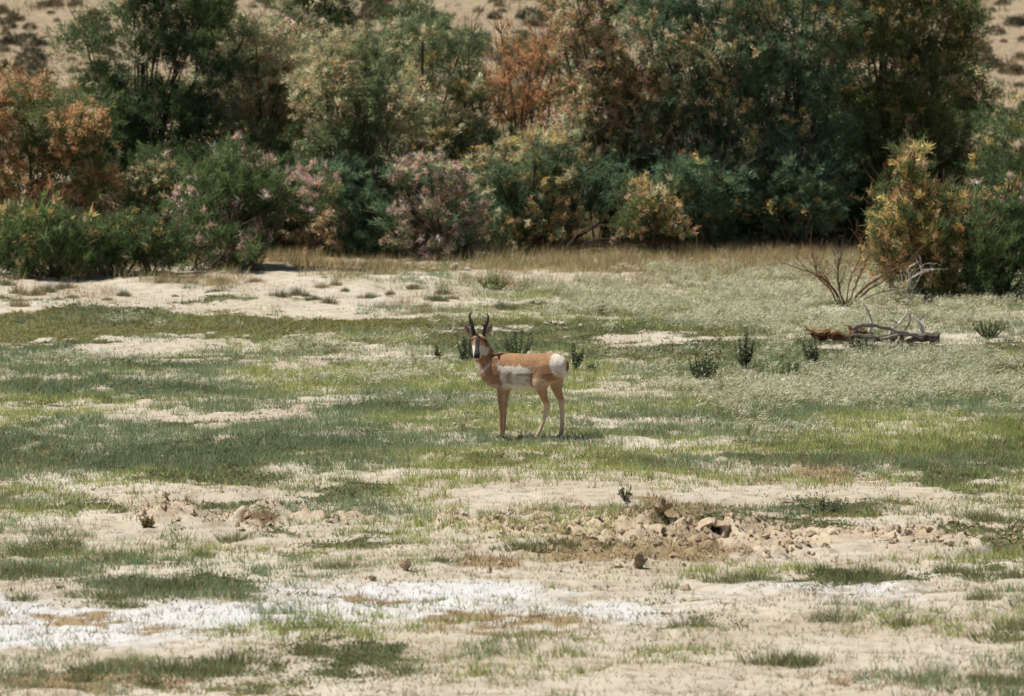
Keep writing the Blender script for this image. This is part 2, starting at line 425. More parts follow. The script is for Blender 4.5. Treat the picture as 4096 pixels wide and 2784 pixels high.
def bent(P, D, L, W, droop, col, tipcol=None, mid=1.0):
    """curved blade: quad + tip triangle = 3 triangles on 5 vertices; droop is a vector (n,3)"""
    n = len(P); s = perp(D) * (W[:, None] * 0.5)
    m = P + D * (L * 0.55)[:, None] + droop * 0.25
    t = P + D * L[:, None] * 0.95 + droop
    V = np.empty((n, 5, 3)); V[:, 0] = P - s; V[:, 1] = P + s; V[:, 2] = m + s * mid; V[:, 3] = m - s * mid; V[:, 4] = t
    b = np.arange(n)[:, None] * 5
    F = np.concatenate([b + [0, 1, 2], b + [0, 2, 3], b + [3, 2, 4]], 1).reshape(-1)
    Cc = np.repeat(col[:, None, :], 5, 1)
    if tipcol is not None:
        Cc[:, 2:4] = col[:, None] * 0.4 + tipcol[:, None] * 0.6; Cc[:, 4] = tipcol
    return V.reshape(-1, 3), F, Cc.reshape(-1, 3)

# ------------------------------------------------------------------ grass (nobody could count it)
OPEN = []                            # (px, py, half width, depth in front, depth behind): spots with little tall grass
for q in ((1750, 1440, .15, .5, .2), (1862, 1452, .25, .7, .2), (2072, 1424, .3, .6, .2), (2300, 1480, .3, .7, .2), (2820, 1535, .3, .9, .2), (2975, 1472, .28, .9, .2), (3278, 1472, .22, .9, .2), (3160, 1515, .2, .6, .1),
          (3500, 1368, 1.05, 2.2, .3), (3375, 1226, .35, .8, .2), (3652, 1230, .3, .8, .2), (1970, 1158, .3, .6, .2), (1790, 1076, .5, 1.2, .2), (3955, 1352, .3, .8, .2), (2260, 1300, .35, 1.2, .3)):
    OPEN.append((*flat_at(q[0], q[1]), q[2], q[3], q[4]))
def clear_of(x, y):
    k = np.ones(len(x), bool)
    for ox, oy, hw, a, b in OPEN:
        k &= ~((np.abs(x - ox) < hw) & (y > oy - a) & (y < oy + b) & (hash2(np.floor(x * 97), np.floor(y * 97), 5) < .93))
    return k
def scatter(T, n, seed, sc=1.0, hard=0.16, y0=38.5, y1=104, clump=0.0, boost=None):
    """points of a cover table; density follows the cover, more per area near the camera"""
    y = y0 + (y1 - y0) * rng.random(n) ** 1.15
    x = (rng.random(n) * 2 - 1) * (y * 0.092 + 1.2)
    keep = rng.random(n) < (y * 0.092 + 1.2) / (y1 * 0.092 + 1.2) * 1.25
    x, y = x[keep], y[keep]
    c = cover(T, x, y, seed, sc, hard)
    k = rng.random(len(x)) < c
    return x[k], y[k]

def palette(n, cols, w=None, jit=0.16):
    cols = np.array(cols); w = None if w is None else np.array(w, float) / np.sum(w)
    a = cols[rng.choice(len(cols), n, p=w)]
    return np.clip(a * (1 + rng.normal(size=(n, 1)) * jit) * (1 + rng.normal(size=(n, 3)) * jit * 0.25), 0.005, 0.9)

def tufts(x, y, per, spread):
    n = len(x)
    X2 = np.repeat(x, per) + rng.normal(size=n * per) * spread
    Y2 = np.repeat(y, per) + rng.normal(size=n * per) * spread
    return X2, Y2

def lean(n, amt, bias=(0, 0)):
    d = np.stack([rng.normal(size=n) * amt + bias[0], rng.normal(size=n) * amt + bias[1], np.ones(n)], 1)
    return unit(d)

def build_grass():
    # green grass
    x, y = scatter(GREEN, 135000, 100, 1.0, 0.40)
    per = 15
    X2, Y2 = tufts(x, y, per, 0.05)
    n = len(X2)
    hs = np.repeat(0.45 + 0.95 * fbm(x / 1.1, y / 1.1, 120, 3) * rng.uniform(0.5, 1.5, len(x)), per)
    px, py = project(X2, Y2)
    P = np.stack([X2, Y2, ground_z(X2, Y2) - 0.005], 1)
    L = 0.088 * hs * rng.uniform(0.5, 1.35, n)
    blue = np.repeat(sst(0.38, 0.6, fbm(x / 2.2, y / 2.2, 130, 3)), per)
    tb = np.repeat(np.clip(rng.normal(1, .2, len(x)), .55, 1.5), per)[:, None]
    g1 = palette(n, [(0.165, 0.215, 0.075), (0.215, 0.26, 0.09), (0.28, 0.29, 0.115), (0.44, 0.39, 0.21)], [4, 4, 3, 1.5])
    g2 = palette(n, [(0.11, 0.16, 0.095), (0.15, 0.20, 0.115), (0.195, 0.225, 0.135), (0.33, 0.31, 0.19)], [4, 4, 3, 1])
    col = np.clip((g1 * (1 - blue[:, None]) + g2 * blue[:, None]) * tb * 1.6, .01, .8)
    rust = rng.random(n) < 0.05 * sst(1700, 1850, py)
    col[rust] = palette(int(rust.sum()), [(0.36, 0.16, 0.085), (0.42, 0.26, 0.14)])
    V, Cc = slivers(P, lean(n, 0.45), L, rng.uniform(0.005, 0.010, n), col)
    o = obj('green_grass', make_mesh('green_grass', V, np.arange(len(V)), 3, Cc), M_GRASS)
    tag(o, 'short grey-green grass spread over the sandy flat around the antelope', 'grass', kind='stuff')
    # matted low weeds
    x, y = scatter(MAT, 120000, 400, 0.9, 0.2, 40, 82)
    X2, Y2 = tufts(x, y, 6, 0.06); n = len(X2)
    P = np.stack([X2, Y2, ground_z(X2, Y2) + rng.random(n) * 0.012], 1)
    yel = np.repeat(sst(0.48, 0.62, fbm(x / 1.7, y / 1.7, 430, 3)), 6)[:, None]
    c1 = palette(n, [(0.10, 0.125, 0.065), (0.14, 0.165, 0.085), (0.19, 0.19, 0.105)], None, .22)
    c2 = palette(n, [(0.24, 0.22, 0.08), (0.31, 0.255, 0.105), (0.19, 0.20, 0.08)], None, .22)
    V, Cc = slivers(P, lean(n, 1.3), rng.uniform(0.02, 0.05, n), rng.uniform(0.010, 0.020, n), (c1 * (1 - yel) + c2 * yel) * 1.2)
    o = obj('matted_weeds', make_mesh('matted_weeds', V, np.arange(len(V)), 3, Cc), M_GRASS)
    tag(o, 'low dark olive matted ground cover lying in bands on the sand', 'ground cover', kind='stuff')
    # pale feather grass, combed by the wind: green stalks and bent silvery heads
    x, y = scatter(PALE, 98000, 500, 0.8, 0.3, 56, 96)
    q = rng.random(len(x)) < 0.12 + 0.88 * sst(.42, .58, .5 * fbm(x / .4, y / .9, 555, 3) + .5 * fbm(x / 1.6, y / 3.5, 556, 3)); x, y = x[q], y[q]
    q = clear_of(x, y); x, y = x[q], y[q]
    nt_ = len(x)
    per = 8
    X2, Y2 = tufts(x, y, per, 0.05); n = len(X2)
    hs = rng.uniform(0.55, 1.3, nt_)
    P = np.stack([X2, Y2, ground_z(X2, Y2) - 0.005], 1)
    tl = rng.normal(size=nt_) * 0.25
    d = unit(np.stack([rng.normal(size=n) * 0.3 + 0.2 + np.repeat(tl, per), rng.normal(size=n) * 0.3, np.ones(n)], 1))
    V1, C1 = slivers(P, d, 0.14 * np.repeat(hs, per) * rng.uniform(.5, 1.1, n), rng.uniform(.006, .010, n), palette(n, [(0.28, 0.30, 0.15), (0.36, 0.36, 0.19), (0.22, 0.25, 0.13)]))
    nh = 11
    c = np.stack([x, y, ground_z(x, y)], 1) + np.stack([0.04 + tl * .10, np.zeros(nt_), 0.105 * hs], 1)
    wind = unit(np.stack([0.55 + rng.normal(size=nt_) * .5, rng.normal(size=nt_) * .4, rng.normal(size=nt_) * .45 + .35], 1))
    Q = np.repeat(c, nh, 0) + rng.normal(size=(nt_ * nh, 3)) * np.array([.04, .05, .028])
    d2 = unit(np.repeat(wind, nh, 0) + rng.normal(size=(nt_ * nh, 3)) * .45)
    tipc = palette(nt_, [(0.64, 0.63, 0.47), (0.70, 0.68, 0.55), (0.54, 0.555, 0.38), (0.60, 0.595, 0.41), (.42, .44, .28)], None, .14)
    V2, C2 = slivers(Q, d2, rng.uniform(.025, .075, nt_ * nh), rng.uniform(.008, .016, nt_ * nh), np.repeat(tipc, nh, 0))
    V = np.vstack([V1, V2]); Cc = np.vstack([C1, C2])
    o = obj('feather_grass', make_mesh('feather_grass', V, np.arange(len(V)), 3, Cc), M_GRASS)
    tag(o, 'pale silvery feather grass bent over by the wind', 'grass', kind='stuff')
    # sparse single stalks and litter over the open sand
    n = 46000
    y = 38.5 + 45 * rng.random(n) ** 1.5; x = (rng.random(n) * 2 - 1) * (y * 0.092 + 1.2)
    k = rng.random(n) < .25 + .75 * sst(.4, .62, fbm(x / .6, y / .9, 610, 3)); x, y = x[k], y[k]
    X2, Y2 = tufts(x, y, 3, .03); n = len(X2)
    P = np.stack([X2, Y2, ground_z(X2, Y2) - .004], 1)
    V, Cc = slivers(P, lean(n, .7), rng.uniform(.015, .07, n), rng.uniform(.005, .010, n), palette(n, [(.30, .29, .17), (.22, .24, .13), (.40, .24, .14), (.46, .38, .25), (.28, .17, .10)], [3, 4, 1.6, 2, 1], .2))
    o = obj('sparse_stalks', make_mesh('sparse_stalks', V, np.arange(len(V)), 3, Cc), M_GRASS)
    tag(o, 'thin scattered stalks and dead stems poking out of the open sand', 'grass', kind='stuff')
    n = 16000
    y = 112 + 80 * rng.random(n); x = (rng.random(n) * 2 - 1) * (y * 0.093 + 2)
    k = rng.random(n) < sst(.38, .6, fbm(x / 2.5, y / 2.5, 640, 3)); x, y = x[k], y[k]
    X2, Y2 = tufts(x, y, 6, .12); n = len(X2)
    P = np.stack([X2, Y2, ground_z(X2, Y2) - .01], 1)
    V, Cc = slivers(P, lean(n, .6), rng.uniform(.08, .25, n), rng.uniform(.02, .045, n), palette(n, [(.34, .28, .17), (.42, .36, .23), (.26, .23, .14), (.20, .17, .11)]))
    o = obj('hillside_grass', make_mesh('hillside_grass', V, np.arange(len(V)), 3, Cc), M_GRASS)
    tag(o, 'thin dry bunchgrass covering the tan hillside behind the trees', 'grass', kind='stuff')
    # dry straw grass below the trees
    x, y = scatter(DRY, 75000, 300, 1.0, 0.3, 38.5, 103)
    q = clear_of(x, y); x, y = x[q], y[q]
    per = 11
    X2, Y2 = tufts(x, y, per, 0.06); n = len(X2)
    P = np.stack([X2, Y2, ground_z(X2, Y2) - 0.005], 1)
    tall = sst(72, 86, Y2)
    L = (0.05 + 0.16 * tall) * rng.uniform(0.6, 1.35, n) * np.repeat(.5 + fbm(x / 1.2, y / 1.2, 310, 3), per)
    col = palette(n, [(0.46, 0.36, 0.21), (0.54, 0.45, 0.28), (0.39, 0.34, 0.19), (0.29, 0.28, 0.15)], [3, 3, 3, 2])
    nearc = palette(n, [(0.36, 0.22, 0.12), (0.46, 0.36, 0.23), (0.27, 0.24, 0.14)])
    col = (col * tall[:, None] + nearc * (1 - tall[:, None])) * np.repeat(np.clip(rng.normal(1, .15, len(x)), .6, 1.4), per)[:, None]
    V, Cc = slivers(P, lean(n, 0.35, (0.12, 0)), L, rng.uniform(0.006, 0.011, n), np.clip(col, .01, .8))
    o = obj('dry_grass', make_mesh('dry_grass', V, np.arange(len(V)), 3, Cc), M_GRASS)
    tag(o, 'dry straw-coloured grass standing below the tamarisks', 'grass', kind='stuff')
build_grass()

# ------------------------------------------------------------------ tubes
def tube(pts, radii, seg=6, jitter=0.0):
    """vertices and quads of a bent tapered tube with closed ends"""
    pts = np.asarray(pts, float); n = len(pts)
    radii = np.asarray(radii, float)
    T = np.gradient(pts, axis=0); T = unit(T)
    up = np.array([0.3, 0.9, 0.2])
    N = unit(np.cross(T, up)); B = np.cross(T, N)
    a = np.linspace(0, 2 * np.pi, seg, endpoint=False)
    rr = radii[:, None] * (1 + jitter * rng.normal(size=(n, seg)))
    V = pts[:, None] + rr[..., None] * (np.cos(a)[None, :, None] * N[:, None] + np.sin(a)[None, :, None] * B[:, None])
    V = V.reshape(-1, 3)
    i = np.arange(n - 1)[:, None] * seg + np.arange(seg)[None, :]
    j = np.arange(n - 1)[:, None] * seg + (np.arange(seg)[None, :] + 1) % seg
    Q = np.stack([i, j, j + seg, i + seg], -1).reshape(-1, 4)
    V = np.vstack([V, pts[0], pts[-1]])
    c0, c1 = n * seg, n * seg + 1
    k = np.arange(seg); k2 = (k + 1) % seg
    caps = np.concatenate([np.stack([k2, k, np.full(seg, c0), np.full(seg, c0)], 1), np.stack([(n - 1) * seg + k, (n - 1) * seg + k2, np.full(seg, c1), np.full(seg, c1)], 1)])
    T3 = np.concatenate([Q[:, [0, 1, 2]], Q[:, [0, 2, 3]], caps[:, :3]])
    return V, T3

def smooth_path(pts, n):
    """Catmull-Rom through the points"""
    p = np.asarray(pts, float)
    p = np.vstack([2 * p[0] - p[1], p, 2 * p[-1] - p[-2]])
    m = len(p) - 3
    t = np.linspace(0, m - 1e-6, n); k = t.astype(int); f = (t - k)[:, None]
    a, b, c, d = p[k], p[k + 1], p[k + 2], p[k + 3]
    return 0.5 * (2 * b + (c - a) * f + (2 * a - 5 * b + 4 * c - d) * f ** 2 + (3 * b - a - 3 * c + d) * f ** 3)

def join(parts):
    Vs, Fs, o = [], [], 0
    for V, F in parts:
        Vs.append(V); Fs.append(F + o); o += len(V)
    return np.vstack(Vs), np.vstack(Fs).ravel()

# ------------------------------------------------------------------ tamarisks
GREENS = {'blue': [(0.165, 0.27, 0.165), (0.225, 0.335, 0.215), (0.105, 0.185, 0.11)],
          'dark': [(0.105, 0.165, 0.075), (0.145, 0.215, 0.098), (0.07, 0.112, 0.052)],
          'olive': [(0.17, 0.215, 0.095), (0.225, 0.27, 0.125), (0.115, 0.15, 0.068)],
          'fresh': [(0.145, 0.215, 0.088), (0.19, 0.265, 0.115), (0.098, 0.15, 0.062)],
          'grey': [(0.265, 0.325, 0.18), (0.35, 0.395, 0.23), (0.17, 0.22, 0.12)]}
BLOOMS = {'cream': [(0.80, 0.70, 0.46), (0.72, 0.65, 0.42), (0.82, 0.68, 0.46)],
          'peach': [(0.80, 0.54, 0.33), (0.82, 0.61, 0.39), (0.68, 0.45, 0.27)],
          'orange': [(0.74, 0.42, 0.23), (0.78, 0.49, 0.28), (0.62, 0.34, 0.18)],
          'rose': [(0.80, 0.52, 0.43), (0.82, 0.60, 0.50), (0.68, 0.41, 0.35)],
          'lilac': [(0.80, 0.56, 0.55), (0.82, 0.65, 0.61), (0.70, 0.45, 0.50)],
          'gold': [(0.74, 0.54, 0.22), (0.78, 0.60, 0.28), (0.60, 0.43, 0.17)],
          'rust': [(0.66, 0.36, 0.20), (0.72, 0.42, 0.24), (0.56, 0.29, 0.16)]}

def tamarisk(base, lobes, green, bloom, bfrac, label, group=None, name='tamarisk_tree', dens=1.0, depth=0.9,
             stems=8, bark=None, sl=1.0, up=0.35, bare=0.0, Y=None, coarse=False):
    """base: pixel of the foot; lobes: (px, py, radius in m) leafy masses of the crown"""
    p0 = on_ground(*base)
    if Y is not None:
        p0 = np.array([plane_at(base[0], base[1], Y)[0], Y, 0]); p0[2] = float(ground_z(p0[0], Y))
    Yp = p0[1]
    root = empty(name, p0, label, 'tree', group)
    L = []
    for (px, py, r) in lobes:
        r = r * rng.uniform(0.95, 1.35); px = px + rng.normal() * 22; py = py + rng.normal() * 18
        c = plane_at(px, py, Yp)
        off = rng.uniform(-0.35, 0.35) * depth
        L.append((c + [0, off, 0], r))
        L.append((c + [rng.normal() * 0.2 * r, depth * rng.uniform(0.5, 0.9) * (0.6 + r), rng.normal() * 0.2 * r], r * 0.95))
        if rng.random() < 0.6:
            L.append((c + [rng.normal() * 0.4 * r, -depth * rng.uniform(0.2, 0.6) * (0.3 + r), -0.25 * r + rng.normal() * 0.15], r * 0.75))
    wood = []
    ends = [c for c, r in L]
    idx = rng.permutation(len(L))
    for k, i in enumerate(idx):
        c, r = L[i]
        s = p0 + [rng.normal() * 0.10, rng.normal() * 0.10, -0.05]
        h = max(c[2] - p0[2], 0.3)
        m = s + (c - s) * 0.45 + np.array([rng.normal() * 0.12, rng.normal() * 0.12, 0.12 * h])
        tip = c + np.array([(c[0] - p0[0]) * 0.15, 0, r * 0.5])
        path = smooth_path([s, m, c, tip], 9)
        r0 = (0.022 if k < stems else 0.011) * (0.7 + 0.25 * h)
        wood.append(tube(path - p0, np.linspace(r0, 0.005, 9), 5, 0.08))
        for q in range(3 + int(bare * 10)):
            a = path[rng.integers(3, 8)]
            dv = unit(np.array([rng.normal() * 0.7, rng.normal() * 0.5, 0.7 + rng.random()]))
            ln = r * rng.uniform(0.7, 1.3)
            b = a + dv * ln
            mid = (a + b) / 2 + rng.normal(size=3) * 0.06
            wood.append(tube(smooth_path([a, mid, b], 4) - p0, np.linspace(0.008, 0.003, 4), 3))
    V, F = join(wood)
    obj('trunk', make_mesh('trunk', V, F, 3, smooth=True), bark or M_BARK, root)
    # sprays
    gP, gD, gL, gW, gC = [], [], [], [], []
    bP, bD, bL, bW, bC = [], [], [], [], []
    for li, (c, r) in enumerate(L):
        ns = max(14, int(132 * dens * r ** 1.6))
        v = unit(rng.normal(size=(ns, 3)))
        v[:, 2] = np.where(v[:, 2] < -0.35, -v[:, 2] * 0.6, v[:, 2])
        rad = r * (0.5 + 0.6 * rng.random(ns) ** 0.6) * (0.75 + 0.5 * rng.random(ns)) * np.where(rng.random(ns) < .10, 1.35, 1.0)
        tipp = c + v * rad[:, None] * np.array([1.0, 0.9, 0.95])
        ax = unit(v * np.array([0.8, 0.8, 0.5]) + np.array([0, 0, up]) + rng.normal(size=(ns, 3)) * 0.25)
        slen = np.exp(rng.normal(-1.15, 0.35, ns)) * (0.7 + 0.5 * r)
        bright = np.clip(rng.normal(1.0, 0.22, ns), 0.5, 1.6)
        back = (v[:, 1] > 0.25)
        keeps = ~(back & (rng.random(ns) < 0.5))
        v, tipp, ax, slen, bright, back = v[keeps], tipp[keeps], ax[keeps], slen[keeps], bright[keeps], back[keeps]
        ns = len(v)
        K = 30 if coarse else 62
        t = rng.random((ns, K)) ** 0.8
        side = rng.normal(size=(ns, K, 3)) * 0.6
        curl = rng.normal(size=(ns, 3)) * 0.12
        droop = curl[:, None] * (t ** 2 * slen[:, None])[..., None] * 2
        droop[..., 2] -= rng.uniform(0.1, 0.45, ns)[:, None] * t ** 2 * slen[:, None]
        pos = tipp[:, None] + ax[:, None] * ((t - 1) * slen[:, None])[..., None] + droop + rng.normal(size=(ns, K, 3)) * (0.018 + 0.06 * r * (1 - t))[..., None]
        d = unit(ax[:, None] * 0.9 + side - np.array([0, 0, 0.12]))
        ln = np.minimum(np.exp(rng.normal(-2.55, 0.42, (ns, K))), .17) * sl
        wd = rng.uniform(0.007, 0.016, (ns, K))
        if coarse: wd *= 2.0; ln *= 1.25
        else: wd[back] *= 2.2; ln[back] *= 1.3
        toward = v @ np.array([-0.30, -0.22, 0.80])
        isb = rng.random(ns) < 2.5 * bfrac * sst(0.20, 0.52, noise2(tipp[:, 0] * 1.35 + 31, tipp[:, 2] * 1.35 + tipp[:, 1], 77)) * sst(-0.35, 0.30, toward)
        mixg = [tuple(c) for c in GREENS[green]] * 4 + [tuple(c) for c in GREENS['olive']]
        gc = palette(ns * K, mixg, None, 0.22).reshape(ns, K, 3) * bright[:, None, None]
        fl = isb[:, None] & (t > 0.30 + .25 * rng.random((ns, 1))) & (rng.random((ns, K)) < .85)
        g = ~fl
        g &= rng.random((ns, K)) < (1 - bare)
        g[back] &= rng.random((int(back.sum()), K)) < 0.36
        fl[back] &= rng.random((int(back.sum()), K)) < 0.5
        gP.append(pos[g]); gD.append(d[g]); gL.append(ln[g]); gW.append(wd[g]); gC.append(np.clip(gc[g], 0.004, 0.9))
        if fl.any():
            kinds = bloom if isinstance(bloom, (list, tuple)) else [bloom]
            which = rng.integers(0, len(kinds), ns)
            bc = np.zeros((ns, K, 3))
            for q, kn in enumerate(kinds):
                s_ = which == q
                if s_.any():
                    bc[s_] = palette(int(s_.sum()) * K, BLOOMS[kn], None, 0.16).reshape(-1, K, 3)
            bc *= np.clip(bright, 0.75, 1.25)[:, None, None]
            bP.append(pos[fl]); bD.append(d[fl]); bL.append(ln[fl] * 0.75); bW.append(wd[fl] * 1.55); bC.append(np.clip(bc[fl], 0.01, 0.85))
    # thin bare twigs straying out of the leaf masses
    nw = 5 * len(L)
    li = rng.integers(0, len(L), nw)
    cw = np.array([L[i][0] for i in li]); rw = np.array([L[i][1] for i in li])
    vw = unit(rng.normal(size=(nw, 3)) * np.array([1, 1, .7]) + np.array([0, -.2, .25]))
    gP.append(cw + vw * (rw * rng.uniform(.5, .9, nw))[:, None]); gD.append(unit(vw + rng.normal(size=(nw, 3)) * .5 + np.array([0, 0, .3]))); gL.append(rng.uniform(.2, .55, nw)); gW.append(rng.uniform(.004, .008, nw))
    gC.append(palette(nw, [(.34, .22, .15), (.26, .16, .10), (.42, .33, .25), (.15, .11, .08)]))
    cat = np.concatenate
    V, Cc = slivers(cat(gP) - p0, cat(gD), cat(gL), cat(gW), cat(gC))
    o = obj('crown', make_mesh('crown', V, np.arange(len(V)), 3, Cc), M_LEAF, root)
    if bP:
        V, Cc = slivers(cat(bP) - p0, cat(bD), cat(bL), cat(bW), cat(bC))
        o = obj('blossom', make_mesh('blossom', V, np.arange(len(V)), 3, Cc), M_BLOOM, root)
    return root

GT = 'tamarisks along the foot of the hill'
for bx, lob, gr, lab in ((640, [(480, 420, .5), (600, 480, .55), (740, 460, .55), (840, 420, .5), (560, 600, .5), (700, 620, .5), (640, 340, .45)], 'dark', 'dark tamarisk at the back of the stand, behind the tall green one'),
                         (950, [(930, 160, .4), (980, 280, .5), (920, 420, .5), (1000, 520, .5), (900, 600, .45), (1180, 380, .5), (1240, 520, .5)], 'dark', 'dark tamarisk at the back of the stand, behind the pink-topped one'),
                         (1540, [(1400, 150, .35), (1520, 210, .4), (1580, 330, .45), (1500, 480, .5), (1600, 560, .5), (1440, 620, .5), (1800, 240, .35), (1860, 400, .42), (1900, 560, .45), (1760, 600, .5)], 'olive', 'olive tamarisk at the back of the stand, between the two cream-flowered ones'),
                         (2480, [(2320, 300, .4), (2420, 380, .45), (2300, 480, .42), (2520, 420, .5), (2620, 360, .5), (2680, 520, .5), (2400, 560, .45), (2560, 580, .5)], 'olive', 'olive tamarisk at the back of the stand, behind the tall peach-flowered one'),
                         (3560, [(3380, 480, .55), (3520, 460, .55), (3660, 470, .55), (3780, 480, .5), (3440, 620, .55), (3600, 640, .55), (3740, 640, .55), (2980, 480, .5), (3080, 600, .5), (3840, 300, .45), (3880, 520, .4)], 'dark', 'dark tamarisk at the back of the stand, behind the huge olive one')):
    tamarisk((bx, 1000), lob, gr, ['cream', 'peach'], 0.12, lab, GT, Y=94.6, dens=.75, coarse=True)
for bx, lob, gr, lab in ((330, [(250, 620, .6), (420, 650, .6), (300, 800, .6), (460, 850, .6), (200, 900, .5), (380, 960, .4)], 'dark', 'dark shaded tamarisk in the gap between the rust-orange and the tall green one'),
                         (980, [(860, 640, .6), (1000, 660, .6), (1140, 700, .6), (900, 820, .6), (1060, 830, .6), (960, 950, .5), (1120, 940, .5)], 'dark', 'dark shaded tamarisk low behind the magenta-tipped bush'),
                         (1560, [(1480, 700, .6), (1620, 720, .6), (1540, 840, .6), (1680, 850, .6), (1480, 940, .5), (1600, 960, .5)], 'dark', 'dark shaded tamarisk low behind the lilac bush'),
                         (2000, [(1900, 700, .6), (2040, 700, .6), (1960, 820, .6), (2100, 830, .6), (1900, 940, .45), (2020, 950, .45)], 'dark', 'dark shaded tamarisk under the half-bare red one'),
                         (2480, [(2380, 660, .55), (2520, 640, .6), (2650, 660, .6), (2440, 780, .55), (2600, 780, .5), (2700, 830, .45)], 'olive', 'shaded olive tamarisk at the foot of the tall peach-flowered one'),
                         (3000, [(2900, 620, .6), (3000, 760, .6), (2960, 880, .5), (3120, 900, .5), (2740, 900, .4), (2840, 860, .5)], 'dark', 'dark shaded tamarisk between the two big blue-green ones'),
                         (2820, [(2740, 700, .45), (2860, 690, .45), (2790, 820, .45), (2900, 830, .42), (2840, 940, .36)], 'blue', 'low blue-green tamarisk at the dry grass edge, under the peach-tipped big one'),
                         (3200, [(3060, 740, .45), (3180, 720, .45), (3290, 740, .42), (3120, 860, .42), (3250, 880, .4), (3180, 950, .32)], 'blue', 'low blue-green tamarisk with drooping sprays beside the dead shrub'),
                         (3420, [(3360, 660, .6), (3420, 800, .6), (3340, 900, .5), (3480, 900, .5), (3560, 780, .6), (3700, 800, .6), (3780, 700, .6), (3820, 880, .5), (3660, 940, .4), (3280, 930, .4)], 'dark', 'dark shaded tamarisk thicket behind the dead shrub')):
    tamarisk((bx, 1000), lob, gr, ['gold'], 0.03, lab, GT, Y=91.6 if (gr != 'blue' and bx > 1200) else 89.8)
tamarisk((150, 1075), [(60, 420, .55), (200, 480, .6), (330, 470, .5), (120, 620, .6), (280, 640, .6), (10, 700, .6), (390, 700, .45), (150, 800, .6), (310, 860, .5), (20, 880, .55), (200, 980, .45), (-90, 520, .6), (-120, 800, .6)],
         'olive', ['orange', 'rust', 'peach'], 0.75, 'wide tamarisk covered in rust-orange blossom beside the tall green one', GT, Y=87.5)
tamarisk((560, 1040), [(380, 130, .5), (520, 30, .55), (650, -20, .55), (780, 70, .5), (400, 300, .5), (560, 200, .6), (720, 220, .6), (850, 260, .45), (360, 470, .45), (520, 400, .6), (690, 420, .6), (480, 590, .55), (640, 620, .6), (800, 480, .5), (560, 780, .55), (700, 800, .55), (440, 760, .4), (540, -150, .5), (700, -170, .5), (600, 920, .4)],
         'dark', ['cream'], 0.10, 'tall dark green tamarisk with hardly any blossom, left of the cream-flowered ones', GT, Y=90.5, up=0.6)
tamarisk((830, 1010), [(800, 70, .35), (870, 110, .35), (760, 140, .3), (830, 190, .35), (840, 320, .3)],
         'olive', ['rust', 'orange'], 0.85, 'small rust-topped tamarisk rising behind the tall green tamarisk', GT, Y=97)
tamarisk((1060, 1010), [(1020, 130, .5), (1120, 170, .45), (960, 280, .5), (1080, 300, .55), (1200, 280, .5), (900, 420, .5), (1020, 460, .55), (1150, 440, .5), (920, 600, .5), (1080, 620, .5), (1000, 760, .5)],
         'grey', ['peach', 'cream', 'cream', 'rose'], 0.7, 'tamarisk with peach and pink blossom at its top and cream plumes below', GT, Y=91.5)
tamarisk((1260, 1010), [(1230, 20, .45), (1310, 70, .45), (1180, 110, .35), (1270, 170, .4), (1240, -90, .4)],
         'dark', ['cream'], 0.12, 'dark green tamarisk top showing behind the peach-topped tamarisk', GT, Y=99)
tamarisk((1430, 1020), [(1450, 180, .45), (1340, 260, .5), (1480, 300, .5), (1290, 400, .55), (1420, 420, .55), (1560, 400, .5), (1330, 560, .55), (1480, 560, .55), (1250, 700, .5), (1400, 720, .55), (1540, 700, .5), (1330, 850, .5), (1480, 880, .5), (1400, 960, .4)],
         'grey', ['cream', 'cream', 'peach'], 0.62, 'broad grey-green tamarisk thick with cream plumes above the pink bushes', GT, Y=90)
tamarisk((1700, 1000), [(1760, 200, .45), (1660, 130, .4), (1840, 160, .4), (1700, 320, .5), (1820, 330, .45), (1640, 460, .5), (1760, 470, .5), (1880, 480, .4), (1680, 620, .5), (1800, 640, .5), (1740, 780, .5), (1850, 800, .45), (1900, 900, .45)],
         'grey', ['cream', 'cream', 'gold'], 0.5, 'cream-flowered tamarisk beside the bare red-stemmed shrub', GT, Y=92)
tamarisk((1670, 990), [(1690, 60, .4), (1720, 140, .35), (1640, 190, .35), (1700, 230, .3)],
         'dark', ['cream'], 0.1, 'narrow dark green tamarisk tip against the tan hillside', GT, Y=98)
# low flowering bushes in front
tamarisk((900, 1078), [(840, 720, .4), (960, 700, .42), (1080, 740, .42), (780, 820, .42), (920, 850, .45), (1060, 850, .45), (1180, 800, .38), (860, 960, .38), (1000, 960, .35), (900, 620, .25), (1230, 760, .25)],
         'fresh', ['rose', 'lilac'], 0.22, 'bright green arching tamarisk tipped with magenta-pink blossom', GT, sl=1.2, up=0.5)
tamarisk((600, 1060), [(560, 760, .4), (660, 790, .35), (520, 870, .38), (640, 900, .38), (580, 700, .3), (700, 720, .3)],
         'fresh', ['peach', 'cream', 'rose'], 0.4, 'green tamarisk with a few peach heads under the tall dark one', GT, Y=88)
tamarisk((1320, 1030), [(1270, 740, .38), (1370, 720, .38), (1430, 800, .36), (1230, 850, .38), (1340, 860, .4), (1460, 900, .36), (1260, 960, .36), (1380, 970, .36)],
         'blue', ['peach', 'peach', 'rose'], 0.45, 'dark low tamarisk with peach blossom between the green and the lilac bush', GT, Y=89)
tamarisk((1720, 1045), [(1620, 700, .36), (1740, 690, .36), (1840, 760, .36), (1640, 820, .36), (1760, 820, .38), (1870, 860, .33), (1680, 920, .33), (1800, 940, .33), (1740, 985, .25), (1640, 960, .25), (1860, 960, .25)],
         'blue', ['rose', 'lilac', 'rose', 'cream'], 0.42, 'low tamarisk hung with dusty pink and lilac plumes by the white stones', GT, Y=88.6)
